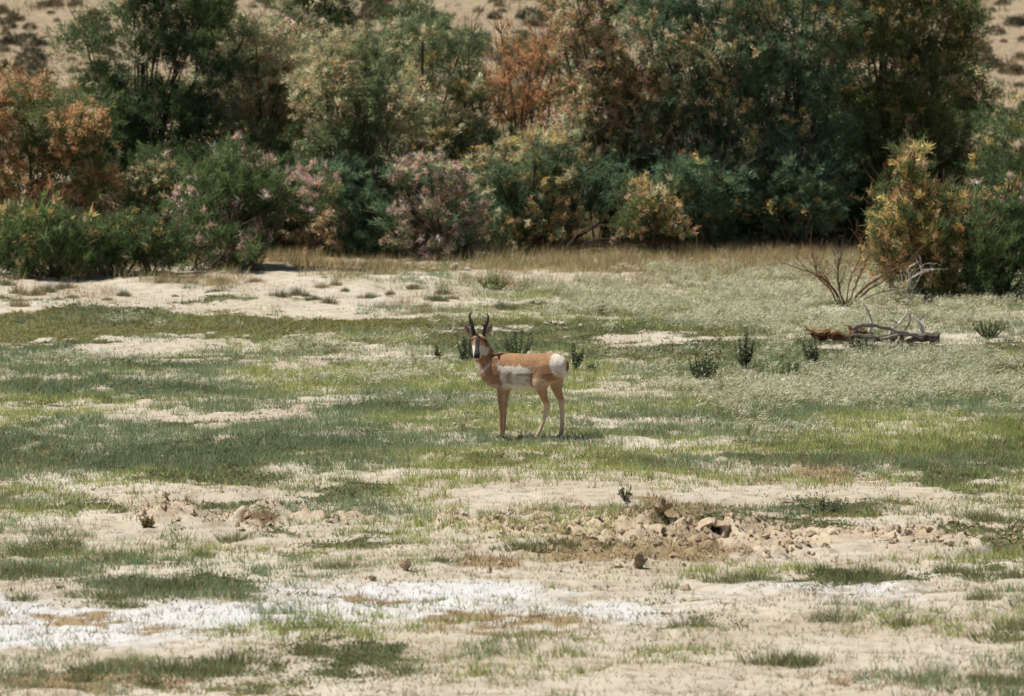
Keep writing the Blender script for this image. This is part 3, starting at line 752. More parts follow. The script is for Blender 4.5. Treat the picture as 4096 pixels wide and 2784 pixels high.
tamarisk((2180, 1000), [(2000, 640, .4), (2130, 590, .42), (2260, 560, .4), (1960, 760, .42), (2090, 720, .45), (2220, 700, .45), (2350, 680, .4), (2020, 880, .42), (2150, 860, .45), (2290, 830, .4), (2420, 820, .36), (2080, 960, .35), (2200, 930, .35), (2490, 720, .36), (2520, 840, .3)],
         'blue', ['peach', 'gold', 'cream'], 0.42, 'blue-green tamarisk with peach tufts and low bare branches on its right', GT, Y=90)
# the bare red shrubs
tamarisk((2050, 980), [(1930, 330, .45), (2010, 280, .45), (2100, 260, .4), (2170, 240, .4), (1960, 470, .4), (2060, 450, .45), (2160, 420, .4), (2200, 330, .35), (2000, 180, .3), (2190, 160, .3)],
         'olive', ['orange', 'rust'], 0.25, 'thin half-bare tamarisk with reddish stems against the hillside', GT, Y=95, bare=0.8, bark=M_BARKRED, up=0.9)
tamarisk((2430, 1000), [(2300, 60, .45), (2400, 40, .45), (2330, 190, .45), (2440, 200, .5), (2350, 340, .45), (2480, 350, .5), (2580, 290, .45), (2380, 480, .45), (2520, 500, .5), (2620, 470, .45), (2440, 630, .45), (2590, 640, .45), (2540, 780, .4), (2400, -70, .4), (2280, -60, .35)],
         'olive', ['peach', 'peach', 'orange', 'rose', 'cream'], 0.72, 'tall peach-flowered tamarisk beside the big blue-green ones', GT, Y=91)
tamarisk((2640, 995), [(2560, 840, .35), (2630, 780, .35), (2590, 920, .3), (2680, 880, .33), (2520, 900, .28)],
         'olive', ['cream', 'peach', 'gold'], 0.75, 'low tamarisk thick with cream and peach blossom at the edge of the dry grass', GT, Y=89)
tamarisk((2850, 1000), [(2580, 60, .5), (2700, 20, .5), (2820, 60, .5), (2700, 180, .55), (2830, 210, .55), (2780, 350, .55), (2900, 370, .55), (2720, 480, .5), (2850, 520, .55), (2780, 640, .5), (2900, 670, .5), (2830, 790, .5), (2740, 800, .4), (2900, 880, .45), (2800, 930, .35), (2700, -120, .5), (2850, -100, .5)],
         'blue', ['peach', 'cream'], 0.2, 'big blue-green tamarisk sprinkled with peach tips beside the peach-flowered one', GT, Y=90.5, up=0.5)
tamarisk((3170, 990), [(2960, 60, .55), (3100, 20, .55), (3240, 50, .55), (3040, 200, .55), (3180, 200, .6), (3320, 180, .55), (3020, 350, .55), (3170, 370, .6), (3300, 360, .5), (3060, 520, .55), (3200, 520, .55), (3330, 520, .45), (3080, 680, .5), (3220, 690, .5), (3150, 830, .5), (3290, 800, .45), (3060, 880, .4), (3000, -110, .5), (3200, -120, .5)],
         'blue', ['peach', 'cream', 'gold'], 0.16, 'big blue-green tamarisk with sparse cream tips in the middle of the dark stand', GT, Y=90.5, up=0.5)
tamarisk((3600, 1000), [(3400, 40, .6), (3560, 10, .6), (3700, 60, .6), (3820, 20, .5), (3460, 200, .6), (3620, 210, .6), (3770, 220, .6), (3890, 160, .45), (3440, 370, .6), (3600, 390, .6), (3760, 380, .6), (3480, 540, .6), (3640, 560, .6), (3790, 540, .55), (3520, 720, .55), (3680, 720, .55), (3420, 860, .45), (3580, 880, .5), (3740, 880, .5), (3860, 420, .45), (3900, 620, .45), (3500, -140, .6), (3700, -140, .6)],
         'olive', ['gold', 'peach'], 0.14, 'huge dark olive tamarisk with brown tips behind the golden-tipped bush', GT, Y=91.5, up=0.4)
tamarisk((4040, 1010), [(3960, 620, .45), (4060, 560, .45), (4000, 760, .5), (4110, 720, .5), (4030, 900, .45), (4140, 880, .45), (3900, 860, .45), (4180, 600, .4)],
         'dark', ['gold'], 0.08, 'green tamarisk behind the reddish-stemmed bush near the hillside gap', GT, Y=88, up=0.6)
# front right pair
tamarisk((3740, 1215), [(3655, 640, .22), (3610, 770, .28), (3700, 750, .28), (3560, 880, .30), (3670, 870, .34), (3790, 820, .33), (3550, 1000, .33), (3650, 990, .36), (3770, 960, .38), (3870, 880, .36), (3590, 1100, .32), (3720, 1090, .34), (3850, 1040, .36), (3672, 590, .16), (3800, 1130, .3), (3900, 980, .34)],
         'fresh', ['gold', 'orange', 'gold', 'peach'], 0.30, 'golden-orange tipped tamarisk bush with reddish stems behind the driftwood', GT, name='tamarisk_bush', bark=M_BARKRED, up=1.2, bare=0.2, sl=1.2, Y=80.2)
tamarisk((4010, 1215), [(3940, 860, .36), (4040, 820, .36), (3900, 980, .36), (4000, 950, .38), (4100, 930, .36), (3930, 1080, .33), (4040, 1070, .36), (4130, 1050, .33), (4120, 820, .3)],
         'dark', ['rose', 'gold', 'rust'], 0.25, 'green tamarisk bush with a few rose heads beside the golden-tipped bush', GT, name='tamarisk_bush', up=0.8, Y=80.6)
# front left bushes
tamarisk((210, 1112), [(90, 880, .34), (200, 870, .34), (300, 900, .32), (60, 980, .34), (170, 980, .36), (280, 1000, .34), (360, 980, .26), (130, 1060, .28), (250, 1070, .26), (-20, 930, .34), (-40, 1030, .3)],
         'fresh', ['gold', 'peach'], 0.12, 'dense rounded green bush at the edge of the bare sand bank', GT, name='tamarisk_bush', sl=1.2, up=0.8)
tamarisk((450, 1098), [(400, 950, .22), (460, 920, .24), (500, 980, .2), (440, 1010, .2)],
         'fresh', ['gold'], 0.05, 'small wispy green bush between the rounded bush and its twin', GT, name='tamarisk_bush', dens=1.4, up=1.0)
tamarisk((600, 1098), [(560, 930, .25), (640, 920, .26), (690, 960, .24), (600, 1000, .24), (540, 1010, .18), (660, 1030, .2)],
         'dark', ['gold'], 0.03, 'small feathery dark green bush by the sand bank, next to the bare-stemmed one', GT, name='tamarisk_bush', dens=1.4, up=1.0)
tamarisk((820, 1082), [(780, 930, .26), (860, 910, .28), (940, 920, .26), (1010, 960, .22), (740, 960, .2)],
         'fresh', ['rose'], 0.03, 'green bush on a fan of bare brown stems by the sand bank', GT, name='tamarisk_bush', bare=0.45, dens=1.2, up=0.9)

# ------------------------------------------------------------------ pronghorn buck
def ring_loft(secs, seg=18):
    """secs: (centre, axis a (vector with length), axis b (vector with length)); closed ends"""
    n = len(secs); a = np.linspace(0, 2 * np.pi, seg, endpoint=False)
    V = np.array([[np.array(c) + np.cos(t) * np.array(u) + np.sin(t) * np.array(v) for t in a] for c, u, v in secs]).reshape(-1, 3)
    i = np.arange(n - 1)[:, None] * seg + np.arange(seg)[None, :]
    j = np.arange(n - 1)[:, None] * seg + (np.arange(seg)[None, :] + 1) % seg
    Q = np.stack([i, j, j + seg, i + seg], -1).reshape(-1, 4)
    V = np.vstack([V, secs[0][0], secs[-1][0]])
    k = np.arange(seg); k2 = (k + 1) % seg
    T3 = np.concatenate([Q[:, [0, 1, 2]], Q[:, [0, 2, 3]], np.stack([k2, k, np.full(seg, n * seg)], 1), np.stack([(n - 1) * seg + k, (n - 1) * seg + k2, np.full(seg, n * seg + 1)], 1)])
    return V, T3

def fur_material():
    m, nt, out = mat_new('pronghorn_coat')
    L = nt.links.new
    at = nt.nodes.new('ShaderNodeAttribute'); at.attribute_name = 'col'
    tc = nt.nodes.new('ShaderNodeTexCoord')
    n = nt.nodes.new('ShaderNodeTexNoise'); n.inputs['Scale'].default_value = 60; n.inputs['Detail'].default_value = 5
    L(tc.outputs['Object'], n.inputs['Vector'])
    mr = nt.nodes.new('ShaderNodeMapRange'); mr.inputs[1].default_value = 0.3; mr.inputs[2].default_value = 0.7; mr.inputs[3].default_value = 0.72; mr.inputs[4].default_value = 1.18
    L(n.outputs['Fac'], mr.inputs[0])
    mx = nt.nodes.new('ShaderNodeMix'); mx.data_type = 'RGBA'; mx.blend_type = 'MULTIPLY'; mx.inputs[0].default_value = 1
    L(at.outputs['Color'], mx.inputs[6]); L(mr.outputs[0], mx.inputs[7])
    b = nt.nodes.new('ShaderNodeBsdfPrincipled'); b.inputs['Roughness'].default_value = 0.75; b.inputs['Specular IOR Level'].default_value = 0.2
    b.inputs['Sheen Weight'].default_value = 0.15
    L(mx.outputs[2], b.inputs['Base Color'])
    bp = nt.nodes.new('ShaderNodeBump'); bp.inputs['Strength'].default_value = 0.5; bp.inputs['Distance'].default_value = 0.01
    L(n.outputs['Fac'], bp.inputs['Height']); L(bp.outputs[0], b.inputs['Normal'])
    L(b.outputs[0], out.inputs['Surface'])
    return m

YAW = R(19); cy_, sy_ = math.cos(YAW), math.sin(YAW)
def bodyp(s, w, z):
    """along the back, towards its left side, up -> local"""
    return np.array([s * cy_ - w * sy_, -s * sy_ - w * cy_, z])
S_AX = np.array([cy_, -sy_, 0.0]); W_AX = np.array([-sy_, -cy_, 0.0]); Z_AX = np.array([0, 0, 1.0])

def pronghorn():
    foot = on_ground(2127, 1752)
    root = empty('pronghorn_antelope', foot, 'tan and white pronghorn buck with black horns standing side-on in the grass, head turned', 'antelope')
    parts = []
    torso = [(-.585, .700, .035, .03), (-.56, .70, .085, .065), (-.51, .70, .140, .095), (-.44, .708, .182, .125), (-.36, .705, .198, .14), (-.25, .698, .204, .152),
             (-.12, .694, .204, .162), (0.0, .698, .202, .164), (.09, .712, .194, .160), (.17, .738, .175, .152), (.25, .758, .156, .146), (.32, .757, .135, .130),
             (.375, .752, .100, .100), (.405, .75, .055, .055)]
    parts.append(ring_loft([(bodyp(s, 0, z), W_AX * hw, Z_AX * hh) for s, z, hh, hw in torso], 24))
    # withers and shoulder muscle, both sides; haunches
    for sd in (1, -1):
        parts.append(ring_loft([(bodyp(-.40, sd * .085, .86), S_AX * .05, W_AX * .035), (bodyp(-.40, sd * .105, .76), S_AX * .085, W_AX * .05), (bodyp(-.38, sd * .112, .66), S_AX * .095, W_AX * .055), (bodyp(-.35, sd * .105, .57), S_AX * .075, W_AX * .05)]))
        parts.append(ring_loft([(bodyp(.17, sd * .06, .87), S_AX * .06, W_AX * .05), (bodyp(.19, sd * .09, .80), S_AX * .11, W_AX * .07), (bodyp(.20, sd * .105, .70), S_AX * .135, W_AX * .072), (bodyp(.18, sd * .105, .62), S_AX * .12, W_AX * .065)]))
    # neck: from the chest up, then turning to the viewer
    neck = [(bodyp(-.42, 0, .70), .125, .165), (bodyp(-.49, 0, .785), .100, .140), (bodyp(-.535, 0, .865), .088, .120), (bodyp(-.560, .012, .94), .080, .102), (bodyp(-.570, .035, 1.01), .076, .086), (bodyp(-.574, .055, 1.06), .066, .070)]
    nt_ = []
    for k, (c, rw, rs) in enumerate(neck):
        a = neck[min(k + 1, len(neck) - 1)][0] - neck[max(k - 1, 0)][0]
        a = a / np.linalg.norm(a)
        u = W_AX - a * np.dot(W_AX, a); u /= np.linalg.norm(u)
        v = np.cross(a, u)
        nt_.append((c, u * rw, v * rs))
    parts.append(ring_loft(nt_, 20))
    # head
    poll = np.array([-.560, .135, 1.075])
    hd = np.array([-.085, -.66, -.74]); hd /= np.linalg.norm(hd)
    hr = np.cross(hd, Z_AX); hr /= np.linalg.norm(hr)            # sideways
    hu = np.cross(hr, hd)                                         # towards the forehead
    if hu[2] < 0: hu = -hu
    HL = 0.285
    hs = [(-.06, -.012, .048, .050), (.06, -.008, .072, .070), (.20, -.006, .082, .076), (.34, -.012, .080, .078), (.48, -.018, .066, .070), (.62, -.018, .055, .060), (.78, -.016, .047, .051), (.90, -.014, .045, .045), (.97, -.014, .037, .036), (1.0, -.014, .022, .022)]
    parts.append(ring_loft([(poll + hd * HL * t + hu * o, hr * rx, hu * ry) for t, o, rx, ry in hs], 20))
    # brow ridges carry the horns and eyes
    for sd in (1, -1):
        parts.append(ring_loft([(poll + hd * HL * t + hr * sd * .060 + hu * .022, hr * r_, hu * r_) for t, r_ in ((.14, .012), (.22, .026), (.32, .028), (.42, .012))], 10))
    # legs: (x, y, z, half width along x, half width along y)
    def leg(secs):
        c = np.array([q[:3] for q in secs], float)
        parts.append(ring_loft([(c[k], np.array([secs[k][3] + .0035, 0, 0]), np.array([0, secs[k][4] + .0035, 0])) for k in range(len(secs))], 14))
    leg([(-.325, .02, .70, .085, .05), (-.322, .005, .62, .072, .05), (-.318, .0, .54, .054, .042), (-.322, .0, .46, .042, .035), (-.324, .0, .38, .034, .030), (-.326, .0, .335, .031, .030), (-.325, .0, .29, .025, .025), (-.325, .0, .20, .0195, .020), (-.324, .0, .11, .0195, .02), (-.326, -.002, .075, .023, .023), (-.333, -.006, .045, .020, .02), (-.340, -.01, .015, .023, .021)])
    leg([(-.285, .19, .68, .075, .05), (-.278, .20, .58, .060, .045), (-.275, .20, .50, .046, .038), (-.285, .20, .38, .033, .030), (-.29, .20, .335, .030, .029), (-.29, .20, .29, .024, .024), (-.292, .20, .20, .019, .019), (-.295, .20, .11, .019, .019), (-.297, .198, .075, .022, .022), (-.305, .195, .045, .019, .019), (-.312, .19, .015, .022, .02)])
    leg([(0.1500, -.15, .72, .12, .06), (0.1100, -.165, .63, .105, .062), (0.0920, -.168, .57, .078, .056), (0.1060, -.168, .51, .056, .046), (0.1238, -.168, .46, .043, .037), (0.1443, -.166, .41, .034, .03), (0.1660, -.165, .365, .034, .028), (0.1629, -.165, .33, .030, .026), (0.1481, -.164, .27, .0235, .022), (0.1260, -.163, .20, .020, .02), (0.1019, -.162, .13, .020, .02), (0.0835, -.162, .085, .023, .022), (0.0595, -.165, .05, .020, .02), (0.0355, -.168, .015, .024, .021)])
    leg([(0.2700, .02, .72, .09, .055), (0.2620, .015, .63, .080, .055), (0.2620, .01, .56, .064, .05), (0.2700, .0, .50, .050, .042), (0.2918, -.005, .45, .038, .034), (0.3114, -.01, .405, .034, .029), (0.3187, -.01, .37, .031, .027), (0.3188, -.01, .31, .0245, .023), (0.3201, -.012, .22, .020, .02), (0.3213, -.015, .13, .0195, .02), (0.3201, -.018, .08, .023, .022), (0.3063, -.022, .047, .020, .02), (0.2895, -.026, .015, .023, .021)])
    V, F = join(parts)
    tmp = obj('tmp_body', make_mesh('tmp_body', V, F, 3))
    md = tmp.modifiers.new('r', 'REMESH'); md.mode = 'VOXEL'; md.voxel_size = 0.0095; md.use_smooth_shade = True
    ms = tmp.modifiers.new('s', 'SMOOTH'); ms.factor = 0.5; ms.iterations = 7
    bpy.context.view_layer.update()
    dg = bpy.context.evaluated_depsgraph_get()
    me = bpy.data.meshes.new_from_object(tmp.evaluated_get(dg))
    bpy.data.objects.remove(tmp)
    nv = len(me.vertices); P = np.empty(nv * 3, np.float32); me.vertices.foreach_get('co', P); P = P.reshape(-1, 3).astype(float)
    x, y, z = P.T
    s = x * cy_ - y * sy_; w = -x * sy_ - y * cy_
    nz = lambda f, sd: (fbm(s * f + 7, z * f + w * f * 0.5, sd, 3) - 0.5)
    rust = np.array([.31, .168, .078]); tan = np.array([.42, .25, .125]); white = np.array([.68, .62, .54]); black = np.array([.022, .018, .017]); dk = np.array([.19, .105, .06]); pale = np.array([.55, .42, .30])
    col = np.tile(rust, (nv, 1)) * (1 + 0.5 * nz(18, 3)[:, None])
    def put(mask, c):
        nonlocal col
        m_ = np.clip(mask, 0, 1)[:, None]; col = col * (1 - m_) + np.asarray(c) * m_
    nj = nz(14, 8) * 0.10 + nz(55, 28) * 0.07
    torso_m = (z > .44)
    # white flank and belly, with the tan of shoulder and thigh running down beside them
    flank = sst(.795, .745, z + nj + s * .05) * sst(-.34, -.28, s + nj + (z - .65) * .35) * sst(.085, .025, s + nj - (z - .6) * .12)
    put(flank * torso_m, white)
    put(sst(.56, .535, z + nj * .5) * sst(-.47, -.44, s) * sst(.10, .06, s) * torso_m * (np.abs(w) < .19), white * 0.95)
    # muddy smudges on the lower flank
    sm = sst(.705, .66, z + nz(8, 15) * .22) * sst(.545, .585, z + nz(9, 16) * .05) * sst(-.30, -.22, s) * sst(.10, .04, s) * (.35 + .65 * sst(.36, .62, fbm(s * 20 + 3, z * 26, 91, 4)))
    put(sm * 0.75, np.array([.22, .155, .105]))
    put(sst(.585, .555, z + nj * .6) * sst(-.40, -.34, s) * sst(.10, .05, s) * (np.abs(w) < .175) * (z > .44) * .85, white)
    put(np.exp(-((s + .315 + (z - .6) * .1 + nj * .3) / .022) ** 2) * sst(.72, .68, z) * sst(.50, .55, z) * 0.6, dk)
    put(np.exp(-((s - .055 + nj * .3) / .028) ** 2) * sst(.79, .75, z) * sst(.60, .66, z) * 0.75, dk * 1.25)
    put(np.exp(-(((s - .20 + nj) / .095) ** 2 + ((z - .70 + nj * .6) / .05) ** 2)) * 0.9 * (w > 0), dk * 1.3)  # near haunch: shade put into the coat colour
    put(sst(.74, .66, z + nj) * sst(-.27, -.33, s) * sst(-.50, -.44, s) * .45, dk * 1.5)  # shoulder: shadow of head and neck painted into the coat
    put(np.exp(-((z - .875 - s * .03 + nj * .4) / .03) ** 2) * .25 * (s > -.4) * (s < .25), dk * 1.6)
    put(sst(.665, .63, z + nj) * sst(.50, .55, z) * sst(.05, .09, s) * sst(.26, .2, s) * .7, pale * 1.1)
    # rump patch
    put(sst(1.12, .86, np.sqrt(((s - .41 + (z - .8) * .35) / .165) ** 2 + ((z - .775) / .19) ** 2) + nj * 1.6), white * 1.05)
    # inner thighs pale
    put(sst(.64, .60, z) * sst(.16, .22, x) * (z > .4) * 0.6, pale)
    put(np.exp(-(((s - .345) / .022) ** 2)) * sst(.60, .66, z) * sst(.76, .70, z) * .6 * (w > .02), dk * 1.8)
    put(sst(.74, .64, z + nj) * sst(.30, .34, s) * .45 * (z > .58), pale * .8)
    # lower legs
    hind = (x > .0)
    put(sst(.56, .49, z) * (x > -.42) * (x < -.215), tan * 0.85)
    put(sst(.50, .44, z) * (x > -.42) * (x < -.215) * sst(-.325, -.30, x) * .5, pale)
    put(np.exp(-((z - .33) / .03) ** 2) * (x < -.2) * .35, dk * 1.5)
    put(sst(.60, .50, z) * (x > .055) * 0.8, tan * 1.0)
    put(sst(.52, .40, z) * (x > .05) * np.exp(-((nz(30, 44)) / .10) ** 2) * .35, dk * 1.6)
    put(sst(.42, .36, z + nj * .5) * hind * .9, pale * 1.22)
    put(sst(.12, .05, z), pale * 0.9)
    # neck and throat bands
    nf = sst(-.40, -.44, s) * (z > .56) * (z < 1.0)
    put(nf * sst(.61, .59, z) * sst(.50, .53, z) * sst(-.43, -.47, s), white * .9)
    ln_ = .690 + (x + .545) * .95
    put(nf * np.exp(-((z - ln_) / .022) ** 2) * sst(-.56, -.535, x) * sst(-.41, -.44, x), white * .9)      # thin diagonal stripe
    put(nf * sst(-.540, -.562, x + nj * .4) * sst(.675, .70, z) * sst(.80, .785, z + (x + .6) * .2), white * .9)   # throat patch
    put(nf * sst(.70, .64, z + nj) * sst(-.40, -.44, s) * .6, dk * 1.5)
    put(sst(.86, .70, z + nj) * sst(-.26, -.34, s) * sst(-.56, -.46, s) * (w > -.02) * .35, dk * 1.5)  # near shoulder and neck base: more painted shade from the head
    # head colours in head space
    rel = P - poll
    t = rel @ hd / HL; u = rel @ hr; v = rel @ hu
    hm = (t > -.15) & (z > .83) & (np.abs(u) < .1) & (v > -.10) & (y < .20)
    hmf = hm * 1.0
    au = np.abs(u)
    put(hmf * sst(.26, .34, t), np.array([.47, .27, .12]))
    put(hmf * sst(.50, .58, t + (au - .03) * 2) * sst(.018, .026, au), white * 1.05)       # cheeks
    put(hmf * sst(-.020, -.040, v) * sst(.30, .42, t), white)                              # jaw
    bw = np.interp(t, [.1, .25, .45, .65, .85, 1], [.012, .030, .026, .024, .031, .03])
    put(hmf * sst(1.12, .9, au / bw) * sst(.16, .24, t) * sst(-.01, .008, v), np.array([.040, .034, .032]))   # dark blaze
    put(hmf * sst(.84, .90, t) * sst(-.03, -.012, v) * sst(.036, .03, au), black)          # nose
    put(hmf * sst(.22, .14, t) * sst(.0, .03, v), np.array([.46, .27, .125]))              # crown
    put(hmf * np.exp(-(((t - .27) / .10) ** 2 + ((au - .066) / .026) ** 2)) * 1.4, black * 1.2)   # round the eyes
    # white collar under the jaw
    put(np.exp(-((z - (.872 + (x + .575) * .55)) / .024) ** 2) * (z > .83) * (y < .16) * (x > -.70) * (x < -.45) * (~hm), white)
    col = np.clip(col, .01, .85)
    a = me.attributes.new('col', 'FLOAT_COLOR', 'POINT'); c4 = np.ones((nv, 4), np.float32); c4[:, :3] = col; a.data.foreach_set('color', c4.ravel())
    MF = fur_material()
    me.materials.clear(); me.materials.append(MF); me.name = 'body'
    obj('body', me, MF, root)
    # horns with a forward prong
    MH = noise_material('black_horn', [(.012, .011, .011), (.05, .045, .042)], 70, 0.55, 0.6, (1, 1, .4), spec=.4)
    for pts, prong in (([(-.608, .105, 1.065), (-.622, .100, 1.13), (-.636, .098, 1.20), (-.656, .105, 1.255), (-.660, .112, 1.295), (-.650, .118, 1.325), (-.636, .12, 1.335)], [(-.634, .09, 1.185), (-.622, .06, 1.205), (-.612, .04, 1.222)]),
                       ([(-.520, .105, 1.065), (-.506, .100, 1.13), (-.488, .098, 1.195), (-.470, .105, 1.25), (-.464, .112, 1.285), (-.476, .118, 1.31), (-.494, .12, 1.312)], [(-.492, .09, 1.18), (-.512, .06, 1.197), (-.530, .04, 1.208)])):
        rad = np.interp(np.linspace(0, 1, 22), [0, .25, .45, .5, .7, 1], [.025, .021, .021, .015, .011, .003])
        prad = np.linspace(.022, .004, 7)
        V, F = join([tube(smooth_path(pts, 22), rad, 10, .04), tube(smooth_path(prong, 7), prad, 8, .03)])
        obj('horn', make_mesh('horn', V, F, 3, smooth=True), MH, root)
    # ears: cupped leaves
    ME_ = noise_material('ear_fur', [(.66, .50, .34), (.80, .70, .56)], 40, .85, .3)
    MI = noise_material('ear_inside', [(.16, .11, .08), (.44, .33, .24)], 30, .9, .3)
    for b, tip, sd in ((np.array([-.638, .15, 1.075]), np.array([-.728, .150, 1.222]), -1), (np.array([-.490, .15, 1.080]), np.array([-.410, .160, 1.228]), 1)):
        ax = tip - b; ln = np.linalg.norm(ax); ax /= ln
        sidev = np.cross(ax, np.array([0, 1, 0])); sidev /= np.linalg.norm(sidev)
        fwd = np.cross(sidev, ax)
        if fwd[1] > 0: fwd = -fwd
        Vb, Fb = [], []
        n, mseg = 12, 9
        for layer, th in ((0, 0.0), (1, -.004)):
            for i in range(n):
                t_ = i / (n - 1)
                wd = .036 * (math.sin(math.pi * min(1, t_ * .80 + .16)) ** .8) * (1 - t_ ** 4) + .0015
                for j in range(mseg):
                    q = j / (mseg - 1) * 2 - 1
                    Vb.append(b + ax * ln * t_ + sidev * wd * q + fwd * (wd * .75 * q * q - .3 * wd + th))
        for layer in (0, 1):
            o_ = layer * n * mseg
            for i in range(n - 1):
                for j in range(mseg - 1):
                    a_, b_, c_, d_ = o_ + i * mseg + j, o_ + i * mseg + j + 1, o_ + (i + 1) * mseg + j + 1, o_ + (i + 1) * mseg + j
                    Fb += [(a_, b_, c_), (a_, c_, d_)]
        for i in range(n - 1):
            for j in (0, mseg - 1):
                a_, d_ = i * mseg + j, (i + 1) * mseg + j
                Fb += [(a_, d_, d_ + n * mseg), (a_, d_ + n * mseg, a_ + n * mseg)]
        e = obj('ear', make_mesh('ear', np.array(Vb), np.array(Fb), 3, smooth=True), ME_, root)
        # darker hollow of the cup
        inner = [b + ax * ln * (.12 + .7 * t_) + sidev * .012 * math.sin(math.pi * t_) * q * 1.1 + fwd * .0045 - fwd * .004 * (1 - abs(q)) for t_ in np.linspace(0.02, .98, 9) for q in (-1, 0, 1)]
        Fi = []
        for i in range(8):
            for j in range(2):
                a_ = i * 3 + j; Fi += [(a_, a_ + 1, a_ + 4), (a_, a_ + 4, a_ + 3)]
        obj('ear_hollow', make_mesh('ear_hollow', np.array(inner), np.array(Fi), 3, smooth=True), MI, e)
    # eyes
    m_eye, nt2, out2 = mat_new('dark_eye')
    pb = nt2.nodes.new('ShaderNodeBsdfPrincipled'); pb.inputs['Base Color'].default_value = (.012, .009, .008, 1); pb.inputs['Roughness'].default_value = .08
    nt2.links.new(pb.outputs[0], out2.inputs['Surface'])
    for sd in (1, -1):
        bm = bmesh.new(); bmesh.ops.create_uvsphere(bm, u_segments=16, v_segments=10, radius=.0175)
        me2 = bpy.data.meshes.new('eye'); bm.to_mesh(me2); bm.free()
        for p in me2.polygons: p.use_smooth = True
        obj('eye', me2, m_eye, root, poll + hd * HL * .31 + hr * sd * .079 + hu * .020)
    # nostrils
    for sd in (1, -1):
        bm = bmesh.new(); bmesh.ops.create_uvsphere(bm, u_segments=10, v_segments=8, radius=.010)
        for v_ in bm.verts: v_.co.z *= .6
        me2 = bpy.data.meshes.new('nostril'); bm.to_mesh(me2); bm.free()
        obj('nostril', me2, m_eye, root, poll + hd * HL * .955 + hr * sd * .018 + hu * .004)
    # hooves: cloven wedges
    MHo = noise_material('dark_hoof', [(.03, .025, .022), (.10, .085, .07)], 40, .6, .3)
    for hx, hy in ((-.342, -.012), (-.315, .188), (.031, -.170), (.287, -.028)):
        pr = []
        for sd in (-1, 1):
            pr.append(ring_loft([((hx - .010, hy + sd * .011, -.008), (.030, 0, 0), (0, .0105, 0)), ((hx - .004, hy + sd * .011, .012), (.026, 0, 0), (0, .0105, 0)), ((hx + .004, hy + sd * .010, .034), (.018, 0, 0), (0, .009, 0))], 10))
        V, F = join(pr)
        obj('hoof', make_mesh('hoof', V, F, 3, smooth=False), MHo, root)
    # tail
    MT = noise_material('tail_hair', [(.12, .065, .035), (.36, .22, .12)], 60, .9, .5, (1, 1, .2))
    pts = [bodyp(.355, .015, .845), bodyp(.400, .03, .825), bodyp(.412, .035, .775), bodyp(.402, .04, .715)]
    V, F = tube(smooth_path(pts, 12), np.interp(np.linspace(0, 1, 12), [0, .3, .75, 1], [.016, .020, .017, .006]), 10, .08)
    obj('tail', make_mesh('tail', V, F, 3, smooth=True), MT, root)
    return root
pronghorn()

# ------------------------------------------------------------------ leafy plants
def leaf_plant(px, py, h, wdt, nst, label, green=(0.075, 0.105, 0.065), lean_x=0.0, sprawl=0.0, group='dark leafy plants on the flat', leafsize=1.0):
    p0 = on_ground(px, py); h *= 1.18; wdt *= 1.15; nst = int(nst * 1.25); gf = rng.uniform(1.15, 1.6); green = (green[0] * gf * rng.uniform(.95, 1.2), green[1] * gf, green[2] * gf * rng.uniform(.8, 1.05))
    root = empty('leafy_plant', p0, label, 'plant', group)
    stems, LV, LC = [], [], []
    for k in range(nst):
        a = rng.uniform(0, 2 * np.pi); rr = wdt * 0.5 * math.sqrt(rng.random())
        tip = np.array([math.cos(a) * rr + lean_x * h, math.sin(a) * rr, h * rng.uniform(0.45, 1.0) * (1 - sprawl * rr / wdt)])
        b = np.array([tip[0] * 0.15, tip[1] * 0.15, -0.02])
        m = b + (tip - b) * 0.5 + np.array([tip[0] * 0.18, tip[1] * 0.18, -0.02 * h])
        path = smooth_path([b, m, tip], 7)
        stems.append(tube(path, np.linspace(0.006, 0.002, 7), 4))
        nl = int(30 * h / 0.35)
        for q in range(nl):
            t = rng.uniform(0.18, 1.0); f = t * 6; i = min(int(f), 5)
            c = path[i] + (path[i + 1] - path[i]) * (f - i)
            d = unit(np.array([rng.normal(), rng.normal(), rng.uniform(0.2, 1.3)]))
            ln = rng.uniform(0.022, 0.05) * leafsize * (1.15 - 0.5 * t); wd = ln * 0.34
            sd = unit(np.cross(d, rng.normal(size=3)))
            LV += [c, c + d * ln * 0.5 + sd * wd, c + d * ln, c + d * ln * 0.5 - sd * wd]
            cc = np.array(green) * rng.uniform(0.6, 1.6) * (1 + rng.normal(size=3) * 0.06)
            LC += [cc] * 4
    V, F = join(stems)
    obj('stem', make_mesh('stem', V, F, 3), M_BARK, root)
    LV = np.array(LV); n = len(LV) // 4; b = np.arange(n)[:, None] * 4
    obj('foliage', make_mesh('foliage', LV, np.concatenate([b + [0, 1, 2], b + [0, 2, 3]], 1), 3, np.clip(np.array(LC), .01, .6)), M_SAGE, root)
    return root

leaf_plant(1750, 1440, .19, .10, 6, 'small upright leafy sprig in feather grass, first from the antelope face')
leaf_plant(1862, 1452, .34, .26, 12, 'leafy dark plant growing right beside the antelope neck')
leaf_plant(2072, 1424, .30, .42, 16, 'wide leafy plant showing above the antelope back')
leaf_plant(2295, 1480, .30, .22, 9, 'leafy plant with one tall spike just behind the antelope rump')
leaf_plant(2370, 1482, .10, .16, 8, 'low leafy plant at the foot of the tall spike behind the rump')
leaf_plant(2820, 1535, .36, .36, 18, 'large grey-green leafy plant in feather grass, nearest of the group to the antelope')
leaf_plant(2975, 1472, .37, .28, 16, 'tallest dark leafy plant, standing between two others in the feather grass')
leaf_plant(3278, 1472, .28, .20, 14, 'leaning leafy plant in feather grass below the driftwood', lean_x=-0.35)
leaf_plant(3160, 1515, .16, .22, 8, 'small half-hidden leafy plant sunk in the pale feather grass')
